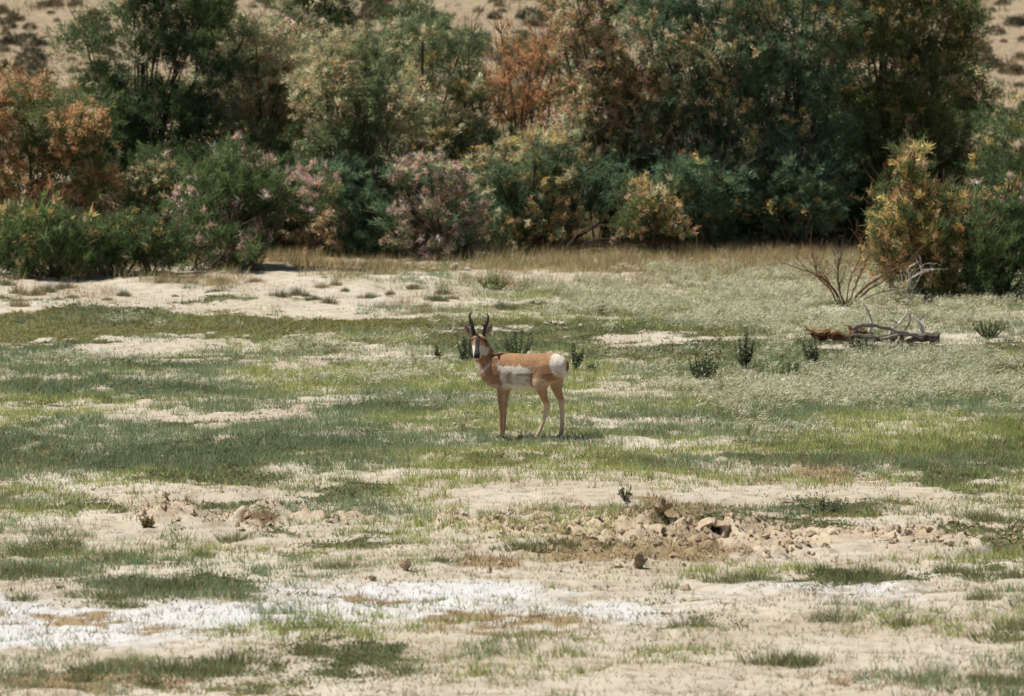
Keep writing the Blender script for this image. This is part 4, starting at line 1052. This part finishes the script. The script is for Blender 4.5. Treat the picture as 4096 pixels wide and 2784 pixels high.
leaf_plant(3440, 1402, .17, .50, 22, 'dark sprawling plant in front of the driftwood logs', green=(.055, .068, .045), sprawl=.6)
leaf_plant(3760, 1428, .09, .26, 10, 'low dark sprig on the pale sand past the driftwood', green=(.06, .065, .05), sprawl=.4)
leaf_plant(3955, 1352, .22, .45, 26, 'rounded green bush at the end of the driftwood pile', green=(.085, .115, .055), leafsize=.8)
leaf_plant(1970, 1158, .20, .42, 34, 'rounded green bush alone on the sand bank near the white boulder', green=(.085, .13, .05), leafsize=.9, sprawl=.5)
leaf_plant(2410, 1262, .20, .12, 7, 'thin grey-green sprig by the row of white stones', green=(.10, .125, .08))
leaf_plant(2060, 1765, .07, .24, 12, 'flat dark weed on the ground under the antelope belly', green=(.05, .06, .035), sprawl=.5)
leaf_plant(2505, 1995, .10, .16, 7, 'thin upright weed on the sand behind the burrow ridge', green=(.10, .13, .085))
leaf_plant(3290, 2045, .12, .45, 22, 'bushy grey-green weed on the sand beyond the burrow', green=(.10, .13, .09), sprawl=.3)
leaf_plant(590, 2108, .09, .12, 14, 'small dry weed at the end of the cut earth bank', green=(.16, .13, .07))

# ------------------------------------------------------------------ grass tufts on the open sand
def tuft_mesh(r, h, n, cols, ex=1.0):
    a = rng.uniform(0, 2 * np.pi, n); q = rng.random(n) ** .7 * r * 0.8
    P = np.stack([np.cos(a) * q * ex, np.sin(a) * q, np.full(n, -0.01)], 1)
    D = unit(np.stack([np.cos(a) * q / r * .8, np.sin(a) * q / r * .8, np.ones(n)], 1) + rng.normal(size=(n, 3)) * 0.3)
    L = h * rng.uniform(0.35, 1.2, n) * (1.1 - .6 * q / r)
    V, Cc = slivers(P, D, L, rng.uniform(0.004, 0.008, n), palette(n, cols, None, .22))
    return make_mesh('grass_tuft', V, np.arange(len(V)), 3, Cc)
TG = [(0.15, 0.17, 0.11), (0.20, 0.215, 0.13), (0.27, 0.25, 0.15)]
TD = [(0.34, 0.28, 0.16), (0.42, 0.35, 0.20), (0.24, 0.22, 0.12)]
TL = [(0.13, 0.175, 0.075), (0.17, 0.215, 0.095), (0.23, 0.25, 0.125), (.34, .30, .17)]
tm = [tuft_mesh(.13, .12, 420, TG), tuft_mesh(.16, .10, 480, TG), tuft_mesh(.12, .14, 400, TG)]
td = [tuft_mesh(.16, .12, 420, TD), tuft_mesh(.13, .15, 360, TD)]
tl = [tuft_mesh(.18, .12, 300, TL, 1.3), tuft_mesh(.24, .10, 520, TL, 1.25), tuft_mesh(.14, .13, 240, TL)]
def put_tufts(spots, meshes, label, group, smin=.7, smax=1.3):
    for px, py, *k in spots:
        me = meshes[rng.integers(len(meshes))]
        o = obj('grass_tuft', me, M_GRASS, None, on_ground(px, py))
        sc = (k[0] if k else 1.0) * rng.uniform(smin, smax)
        o.scale = (sc * rng.uniform(.9, 1.25), sc, sc * rng.uniform(.8, 1.15)); o.rotation_euler = (0, 0, rng.normal() * .3 + (math.pi if rng.random() < .5 else 0))
        if callable(label): lb, gp = label(py)
        else: lb, gp = label, group
        tag(o, lb, 'grass tuft', gp)
put_tufts([(875, 1172), (1120, 1192), (1188, 1182), (1226, 1186), (1254, 1200), (1316, 1205), (1478, 1194), (1745, 1206), (1772, 1182), (495, 1186), (190, 1168), (262, 1166), (20, 1142), (290, 1185, .6), (2010, 1246), (2150, 1226, 1.2), (2340, 1224), (2060, 1240, .8), (1660, 1160), (1560, 1178, .6), (700, 1190, .5), (1700, 1225, .6), (1380, 1165, .6)],
          tm, 'small round grey-green grass tuft on the bare sand bank', 'green tufts on the sand bank')
put_tufts([(145, 1182, 1.2), (70, 1176), (290, 1195), (80, 1228, 1.3), (430, 1205, .6), (1290, 1152), (1345, 1142), (650, 1130), (880, 1128), (1020, 1128), (1650, 1150, .9), (1810, 1205, .6)],
          td, 'small straw-coloured grass tuft on the bare sand bank', 'dry tufts on the sand bank')
put_tufts([(60, 2215, 1.1), (110, 2228, 1.0), (210, 2205, .8), (240, 2222, 1.1), (300, 2195, .8), (460, 2250, 1.3), (500, 2235, 1.1), (940, 2165, 1.2), (810, 2225, .8),
           (40, 2300, 1.1), (130, 2305, 1.3), (230, 2300, 1.2), (330, 2292, 1.0), (410, 2395, 1.2), (480, 2380, 1.4), (560, 2370, 1.3), (640, 2365, 1.4), (720, 2350, 1.2), (790, 2362, 1.0), (950, 2388, .9), (90, 2400, .8), (470, 2425, 1),
           (1370, 2270, .9), (1760, 2245, .8), (3960, 2085, 1.3), (3900, 2075, 1.0), (4080, 2090, 1.0), (2070, 2195, 1.0), (2130, 2205, 1.3), (2200, 2200, 1.2), (2260, 2185, 1.0), (2480, 2180, .9), (2900, 2330, 1.2), (3010, 2320, 1.1), (3300, 2290, 1.2), (3420, 2330, 1.5), (3500, 2310, 1.2), (3800, 2290, 1.2), (3900, 2310, 1.3), (4050, 2310, 1.2),
           (3080, 2660, 1.4), (3180, 2655, 1.3), (3230, 2660, 1.0), (3930, 2400, 1.0), (4000, 2560, 1.3), (4070, 2540, 1.3), (3330, 2490, 1.1), (3600, 2500, 1.3), (2780, 2510, 1.0), (950, 2660, 1.3), (700, 2690, 1.4), (860, 2700, 1.2), (1240, 2620, 1.1), (1500, 2660, 1.0), (1620, 2690, 1.1), (380, 2700, 1.2), (330, 2720, 1.0), (1030, 2770, 1.2), (4060, 2740, 1.4), (3960, 2730, 1.2)],
          tl, lambda py: ('fresh green grass tuft close to the broken earth ridge', 'green tufts by the ridge') if py < 2275 else (('fresh green grass tuft at the edge of the white salt crust', 'green tufts by the salt crust') if py < 2450 else ('blurred green grass tuft on the sand before the salt crust', 'green tufts on the foreground sand')), None, .8, 1.2)

# ------------------------------------------------------------------ stones and clods
def stone_mesh(seed, rough=0.25, flat=0.7, sub=2):
    bm = bmesh.new(); bmesh.ops.create_icosphere(bm, subdivisions=sub, radius=1.0)
    r = np.random.default_rng(seed)
    cuts = [(unit(r.normal(size=3)), r.uniform(0.55, 0.85)) for k in range(7)]
    ph = r.uniform(0, 6, 6)
    for v in bm.verts:
        c = np.array(v.co)
        c *= 1 + rough * 0.5 * (math.sin(c[0] * 3.1 + ph[0]) * math.sin(c[1] * 2.7 + ph[1]) + 0.6 * math.sin(c[2] * 5 + ph[2] + c[0] * 4)) + r.normal() * rough * 0.12
        for n, d in cuts:
            e = c @ n - d
            if e > 0: c = c - n * e * 0.85
        c[2] *= flat
        v.co = c
    me = bpy.data.meshes.new('stone'); bm.to_mesh(me); bm.free()
    return me
SM = [stone_mesh(k) for k in range(6)]
for m_ in SM: m_.materials.append(M_ROCK)
CM = [stone_mesh(20 + k, 0.9, 0.8) for k in range(6)]
for m_ in CM: m_.materials.append(M_CLOD)
CL = [stone_mesh(40 + k, 0.9, 0.8) for k in range(6)]
for m_ in CL: m_.materials.append(M_EARTH)
def stone(px, py, size, label, group=None, meshes=SM, name='stone', cat='stone', sink=.3, flat=1.0):
    p = on_ground(px, py)
    o = obj(name, meshes[rng.integers(len(meshes))], None, None, p + [0, 0, size * flat * (.7 - sink) * .5])
    o.scale = (size * rng.uniform(.85, 1.2) * .5, size * rng.uniform(.7, 1.1) * .5, size * flat * rng.uniform(.8, 1.1) * .5)
    o.rotation_euler = (rng.normal() * .15, rng.normal() * .15, rng.uniform(0, 6.28))
    tag(o, label, cat, group); return o
b = stone(1818, 1074, .20, 'white boulder standing on edge at the foot of the lilac bush', flat=1.2); b.scale = (.10, .07, .085); b.rotation_euler = (0, -.5, .2)
for px, py, sz in ((1698, 1078, .16), (1735, 1080, .16), (1765, 1081, .14), (1660, 1072, .12), (1872, 1080, .14)):
    stone(px, py, sz, 'flat pale stone lying beside the white boulder', 'flat stones by the boulder', flat=.6)
for px, py in ((2195, 1298), (2220, 1295), (2240, 1297), (2262, 1300), (2300, 1302), (2318, 1304), (2345, 1300), (2185, 1303)):
    stone(px, py, rng.uniform(.07, .12), 'bright white stone in the short row behind the antelope', 'row of white stones', flat=.6)
for px, py in ((3466, 1598), (3490, 1603), (2905, 1592), (3440, 1608)):
    stone(px, py, rng.uniform(.07, .11), 'pinkish pale stone lying in the feather grass', 'pale stones in the feather grass', flat=.6)
pebs = [(735, 1775), (955, 1782), (945, 1783), (835, 1983), (1225, 1783), (380, 1965), (370, 1968), (395, 1962), (500, 1970), (1045, 1675), (905, 1530), (900, 1532), (720, 1660), (790, 1815), (880, 1698), (650, 1830), (690, 1832), (45, 1525), (500, 1588), (600, 1560), (1255, 1795), (1095, 1650), (1330, 1700), (430, 1562), (640, 1680), (1770, 1585), (2450, 1810), (2330, 1530), (1660, 1630), (230, 1870), (80, 1850), (300, 1810), (700, 1870), (460, 1790), (860, 1910), (950, 1900)]
for px, py in pebs:
    stone(px, py, rng.uniform(.025, .06), 'small whitish stone lying among the green grass', 'pale stones in the green grass', flat=.7)
# the burrow: a hollow hood of caked earth with a dark mouth
def burrow():
    seg = 28
    prof = [(.55, .05), (.42, .20), (.22, .27), (.06, .25), (-.03, .195), (-.02, .155), (.05, .135), (.25, .12), (.45, .10), (.5, .02)]
    V = []
    for yy, r_ in prof:
        for k in range(seg):
            a_ = 2 * math.pi * k / seg
            n_ = 1 + .35 * (float(fbm(np.array(math.cos(a_) * 2.2 + 5), np.array(math.sin(a_) * 2.2 + yy * 4), 83, 3)) - .5) * 2
            V.append((math.cos(a_) * r_ * n_ * 1.05, yy + .03 * math.sin(3 * a_), math.sin(a_) * r_ * n_ * .80))
    F = []
    for i in range(len(prof) - 1):
        for k in range(seg):
            p_, q_ = i * seg + k, i * seg + (k + 1) % seg
            F += [(p_, q_, q_ + seg), (p_, q_ + seg, p_ + seg)]
    z0 = float(ground_z(BUR[0], BUR[1] - .25))
    o = obj('burrow', make_mesh('burrow', np.array(V), np.array(F), 3, smooth=False), M_EARTH, None, (BUR[0], BUR[1] - .05, z0 + .02))
    o.scale = (.55, .9, .55)
    tag(o, 'dark animal burrow opening under a hood of caked earth in the ridge', 'burrow')
burrow()
# crumbs of dug earth, too many to count
n = 5200
xs = rng.uniform(-5.5, 5.5, n * 3); ys = rng.uniform(46.5, 55, n * 3)
k = rng.random(n * 3) < dirt_mask(xs, ys) * .9 + .015; xs, ys = xs[k][:n], ys[k][:n]; n = len(xs)
oc = np.array([(1, 0, 0), (0, 1, 0), (-1, 0, 0), (0, -1, 0), (0, 0, 1), (0, 0, -1)], float)
of = np.array([(0, 1, 4), (1, 2, 4), (2, 3, 4), (3, 0, 4), (1, 0, 5), (2, 1, 5), (3, 2, 5), (0, 3, 5)])
sz = .008 + .030 * rng.random(n) ** 2.5
V = oc[None] * (sz[:, None, None] * rng.uniform(.6, 1.4, (n, 6, 3))) + rng.normal(size=(n, 6, 3)) * (sz * .25)[:, None, None]
V += np.stack([xs, ys, ground_z(xs, ys) + sz * .3], 1)[:, None]
o = obj('crumbled_earth', make_mesh('crumbled_earth', V.reshape(-1, 3), (of[None] + 6 * np.arange(n)[:, None, None]).ravel(), 3), M_CRUMB)
tag(o, 'loose crumbs of dug earth strewn over the broken ridge', 'earth', kind='stuff')
# named dark clods, then the rubble of the ridge
stone(1620, 2280, .125, 'square brown clod alone beside the white salt crust', None, CM, 'earth_clod', 'clod', .15, 1.1)
stone(1490, 2322, .075, 'small dark clod on the edge of the white salt crust', None, CM, 'earth_clod', 'clod', .15, .8)
stone(240, 2352, .06, 'small dark purple-brown clod on the foreground sand', None, CM, 'earth_clod', 'clod', .15, .6)
stone(2270, 2130, .11, 'dark clod on top of the ridge before the burrow', None, CM, 'earth_clod', 'clod', .15, 1.2)
stone(2650, 2058, .15, 'tall dark clod standing on the crest behind the burrow', None, CM, 'earth_clod', 'clod', .15, 1.3)
stone(2560, 2278, .13, 'upright dark clod below the burrow apron', None, CM, 'earth_clod', 'clod', .15, 1.5)
stone(1310, 2088, .075, 'round dark clod at the end of the low cut bank', None, CM, 'earth_clod', 'clod', .15, 1.0)
k = 0
while k < 210:
    px = rng.uniform(1750, 4150) if rng.random() < .94 else rng.uniform(560, 1700); py = rng.uniform(2050, 2310)
    x, y = flat_at(px, py)
    if rng.random() > float(dirt_mask(x, y)) + .03: continue
    dk_ = rng.random() < .3
    stone(px, py, 0.016 + 0.065 * rng.random() ** 3, 'dark brown crumb of earth in the broken ridge' if dk_ else 'pale tan clod of earth in the broken ridge', 'dark clods on the broken ridge' if dk_ else 'pale clods on the broken ridge', CM if dk_ else CL, 'earth_clod', 'clod', .55, rng.uniform(.6, 1.1))
    k += 1

# ------------------------------------------------------------------ driftwood and dead shrubs
def pix_path(pts, Y):
    """(px, py, depth offset) at distance Y"""
    return np.array([plane_at(p[0], p[1], Y + (p[2] if len(p) > 2 else 0)) for p in pts])
def branch(name, pts, r0, r1, mat, root, Y, n=14, seg=8, jit=.10, wob=.006):
    P = smooth_path(pix_path(pts, Y), n) - np.array(root.location)
    P[1:-1] += rng.normal(size=(n - 2, 3)) * wob
    V, F = tube(P, np.linspace(r0, r1, n) * (1 + rng.normal(size=n) * .06), seg, jit)
    return obj(name, make_mesh(name, V, F, 3, smooth=True), mat, root)
YD = float(on_ground(3500, 1368)[1])
def ground_clear(root, px): pass
r1_ = empty('fallen_log', on_ground(3540, 1366), 'long weathered grey fallen log with upright bleached branches lying on the sand', 'log')
branch('trunk', [(3330, 1352, .05), (3420, 1350), (3540, 1352), (3660, 1354), (3752, 1356, .02)], .032, .046, M_OLDLOG, r1_, YD, 22, 10, .16, .010)
branch('stump_end', [(3675, 1350, -.03), (3710, 1346, -.05), (3757, 1350, -.08)], .050, .056, M_OLDLOG, r1_, YD, 10, 12, .16, .008)
for pts, a, b_, m_ in (([(3478, 1345, .1), (3482, 1310, .1), (3484, 1283, .12), (3468, 1245, .12), (3448, 1198, .1)], .030, .008, M_PALEWOOD),
                       ([(3560, 1350, .05), (3568, 1318), (3592, 1296), (3616, 1270), (3626, 1244)], .034, .008, M_PALEWOOD),
                       ([(3592, 1296), (3575, 1283), (3556, 1278)], .016, .007, M_GREYWOOD),
                       ([(3610, 1335), (3630, 1305), (3640, 1275), (3632, 1248)], .014, .004, M_GREYWOOD),
                       ([(3700, 1345), (3685, 1312), (3668, 1282), (3648, 1258)], .032, .008, M_PALEWOOD),
                       ([(3676, 1292), (3684, 1270), (3704, 1258)], .012, .004, M_GREYWOOD),
                       ([(3620, 1362, -.1), (3650, 1345, -.1), (3672, 1338, -.1)], .018, .006, M_PALEWOOD),
                       ([(3588, 1372, -.12), (3592, 1355, -.12), (3596, 1345, -.12)], .022, .005, M_PALEWOOD),
                       ([(3520, 1356, -.08), (3560, 1348, -.1), (3600, 1340, -.08), (3660, 1338)], .022, .010, M_GREYWOOD)):
    branch('branch', pts, a, b_, m_, r1_, YD, 9, 6)
r2_ = empty('broken_branch', on_ground(3400, 1364), 'curved grey broken branch with a split yellow end propped over the fallen log', 'log')
branch('branch', [(3415, 1318, -.2), (3440, 1303, -.2), (3480, 1300, -.2), (3560, 1316, -.2), (3640, 1338, -.15), (3690, 1352, -.1)], .036, .022, M_GREYWOOD, r2_, YD, 16, 9)
for q in range(7):
    branch('splinter', [(3425, 1318, -.2), (3405 + rng.normal() * 4, 1310 + rng.normal() * 6, -.2), (3374 + q * 5, 1296 + q * 5 + rng.normal() * 3, -.2 + rng.normal() * .03)], .018, .003, M_YELWOOD, r2_, YD, 6, 5)
r3_ = empty('uprooted_stump', on_ground(3300, 1366), 'rotten red-brown uprooted stump with splayed roots at the end of the log', 'stump')
branch('trunk', [(3262, 1345), (3300, 1338), (3350, 1346), (3410, 1352)], .075, .040, M_ROTWOOD, r3_, YD, 12, 9, .2, .012)
branch('split_root', [(3290, 1335, -.05), (3260, 1328, -.05), (3236, 1318, -.05), (3214, 1302, -.05)], .030, .008, M_YELWOOD, r3_, YD, 9, 7)
for q in range(34):
    a = rng.uniform(0, 6.28); c0 = (rng.uniform(3250, 3330), rng.uniform(1330, 1352), rng.normal() * .08)
    ln = rng.uniform(18, 46)
    c1 = (c0[0] + math.cos(a) * ln * .6, min(c0[1] - math.sin(a) * ln * .4, 1366), c0[2] + rng.normal() * .08)
    c2 = (c0[0] + math.cos(a) * ln + rng.normal() * 5, min(c0[1] - math.sin(a) * ln * .65 + rng.uniform(-4, 14), 1370), c1[2] + rng.normal() * .05)
    branch('root', [c0, c1, c2], .016, .003, M_ROTWOOD if q % 4 else M_YELWOOD, r3_, YD, 6, 5)
r4_ = empty('rotten_wood_chunk', on_ground(3440, 1362), 'dark rotten wood chunk with upright splinters in the middle of the log pile', 'log')
branch('chunk', [(3400, 1346, .12), (3440, 1338, .12), (3490, 1342, .12)], .055, .04, M_ROTWOOD, r4_, YD, 8, 8, .25, .012)
for q in range(14):
    x_ = rng.uniform(3410, 3480)
    branch('splinter', [(x_, 1340, .1), (x_ + rng.normal() * 4, 1325, .1), (x_ + rng.normal() * 7, rng.uniform(1296, 1322), .1)], .016, .003, M_ROTWOOD if q % 3 else M_YELWOOD, r4_, YD, 5, 5)

def twiggy(root, stems, Y, mat, n_twigs, tl, r, name='branch', spread=.6, upz=.7):
    """main branches as given, with side twigs growing from them; each main branch is one part"""
    for pts, a, b_ in stems:
        P = smooth_path(pix_path(pts, Y), 12) - np.array(root.location)
        P[1:-1] += rng.normal(size=(10, 3)) * .006
        parts = [tube(P, np.linspace(a, b_, 12), 6, .08)]
        for q in range(n_twigs):
            i = rng.integers(3, 12); d = unit(np.gradient(P, axis=0)[i]) + np.array([rng.normal() * spread, rng.normal() * spread, rng.normal() * .3 + upz * .5])
            d = unit(d); L_ = tl * rng.uniform(.4, 1.2)
            m = P[i] + d * L_ * .5 + rng.normal(size=3) * .02; e = P[i] + d * L_ + rng.normal(size=3) * .03
            tw = smooth_path([P[i], m, e], 6)
            parts.append(tube(tw, np.linspace(r, r * .35, 6), 4))
            for w_ in range(2):
                j = rng.integers(2, 6); d2 = unit(d + rng.normal(size=3) * .6)
                parts.append(tube(smooth_path([tw[j], tw[j] + d2 * L_ * .25, tw[j] + d2 * L_ * .45 + rng.normal(size=3) * .02], 4), np.linspace(r * .6, r * .25, 4), 3))
        V, F = join(parts)
        obj(name, make_mesh(name, V, F, 3, smooth=True), mat if not isinstance(mat, list) else mat[rng.integers(len(mat))], root)
p = on_ground(3375, 1226); YS = float(p[1])
ds = empty('dead_shrub', p, 'leafless dead shrub spreading grey and red-brown branches beside the golden-tipped bush', 'shrub')
twiggy(ds, [([(3368, 1228), (3345, 1175), (3300, 1118), (3230, 1088), (3150, 1058)], .026, .005), ([(3380, 1228), (3356, 1150, .1), (3352, 1080, .1), (3362, 1005, .1)], .020, .005),
            ([(3360, 1228), (3320, 1160), (3275, 1110), (3250, 1030)], .016, .005)], YS, [M_BARK, M_BARKRED], 14, .42, .005)
twiggy(ds, [([(3395, 1228), (3440, 1170), (3510, 1115), (3590, 1070), (3650, 1045)], .022, .006), ([(3400, 1228), (3470, 1165), (3540, 1120), (3610, 1090)], .016, .005), ([(3390, 1228), (3420, 1150), (3450, 1080), (3480, 1000)], .014, .004),
            ([(3405, 1226), (3480, 1185), (3560, 1160), (3620, 1170)], .010, .003), ([(3385, 1226), (3400, 1120), (3440, 1030), (3445, 950)], .012, .003)], YS, [M_BARKRED, M_GREYWOOD, M_BARKRED], 14, .35, .0035)
p = on_ground(3652, 1230)
dn = empty('dead_snag', p, 'twisted bleached dead snag in front of the reddish-stemmed bush', 'shrub')
twiggy(dn, [([(3655, 1232), (3632, 1190), (3612, 1140), (3602, 1075)], .016, .005), ([(3620, 1165), (3640, 1120), (3632, 1080), (3660, 1050)], .014, .005), ([(3625, 1130), (3670, 1098), (3700, 1080), (3740, 1078)], .010, .004), ([(3640, 1180), (3655, 1150), (3680, 1100), (3682, 1060)], .010, .003)], float(p[1]), [M_PALEWOOD], 5, .18, .003, spread=.9, upz=.2)
# low bare branches at the foot of the blue-green tamarisk
p = on_ground(2330, 1030)
db = empty('dead_branches', p, 'low dark bare branches spread on the grass under the blue-green tamarisk', 'branch')
twiggy(db, [([(2260, 1020), (2340, 975), (2420, 955), (2520, 985)], .02, .005), ([(2270, 1022), (2330, 990), (2400, 985), (2450, 1010)], .016, .005), ([(2250, 1015), (2320, 930), (2400, 900), (2470, 915)], .016, .005), ([(2260, 1025), (2350, 1005), (2420, 1010), (2480, 1030)], .014, .004)], float(p[1]) - .1, [M_BARK], 10, .4, .006, upz=.3)

# ------------------------------------------------------------------ shrubs far up the hillside
def hill_shrub_mesh(cols):
    n = 420
    v = unit(rng.normal(size=(n, 3))); v[:, 2] = np.abs(v[:, 2])
    P = v * np.array([.5, .5, .36]) * (rng.uniform(.3, 1, (n, 1)) ** .5) + rng.normal(size=(n, 3)) * .05
    V, Cc = slivers(P, unit(v + rng.normal(size=(n, 3)) * .5), rng.uniform(.08, .2, n), rng.uniform(.03, .06, n), palette(n, cols))
    return make_mesh('desert_shrub', V, np.arange(len(V)), 3, Cc)
HM = [hill_shrub_mesh([(.085, .08, .055), (.06, .058, .042), (.13, .12, .08)]), hill_shrub_mesh([(.10, .09, .055), (.15, .125, .075)]), hill_shrub_mesh([(.20, .16, .09), (.14, .12, .07)])]
GAPS = [(-120, 420, -60, 400), (950, 2300, -60, 200), (1850, 2300, 150, 500), (3850, 4200, -60, 600), (-150, 4250, -100, 650)]   # stretches of slope that show between the trees
k = 0
while k < 285:
    g_ = GAPS[rng.choice(len(GAPS), p=[.28, .27, .12, .15, .18])]
    px, py = rng.uniform(g_[0], g_[1]), rng.uniform(g_[2], g_[3])
    r_ = ray(px, py); ys = np.arange(125.0, 240.0, 0.8)
    hit = CAM_H + r_[2] * ys / r_[1] <= ground_z(r_[0] * ys / r_[1], ys)
    y = float(ys[np.argmax(hit)]) if hit.any() else 200.0
    x = r_[0] * y / r_[1]; z = float(ground_z(x, y))
    h_ = rng.choice(3, p=[.4, .35, .25])
    o = obj('desert_shrub', HM[h_], M_SAGE, None, (x, y, z - .03))
    sc = rng.uniform(.18, .5) if rng.random() < .75 else rng.uniform(.5, .85)
    o.scale = (sc * rng.uniform(.85, 1.25), sc, sc * rng.uniform(.85, 1.4)); o.rotation_euler = (0, 0, rng.uniform(0, 6.28))
    tag(o, ('dark brown scrub bush dotting the tan hillside behind the trees', 'grey-brown scrub bush dotting the tan hillside behind the trees', 'straw-coloured scrub bush dotting the tan hillside behind the trees')[h_], 'shrub', ('dark scrub on the hillside', 'grey-brown scrub on the hillside', 'straw-coloured scrub on the hillside')[h_]); k += 1
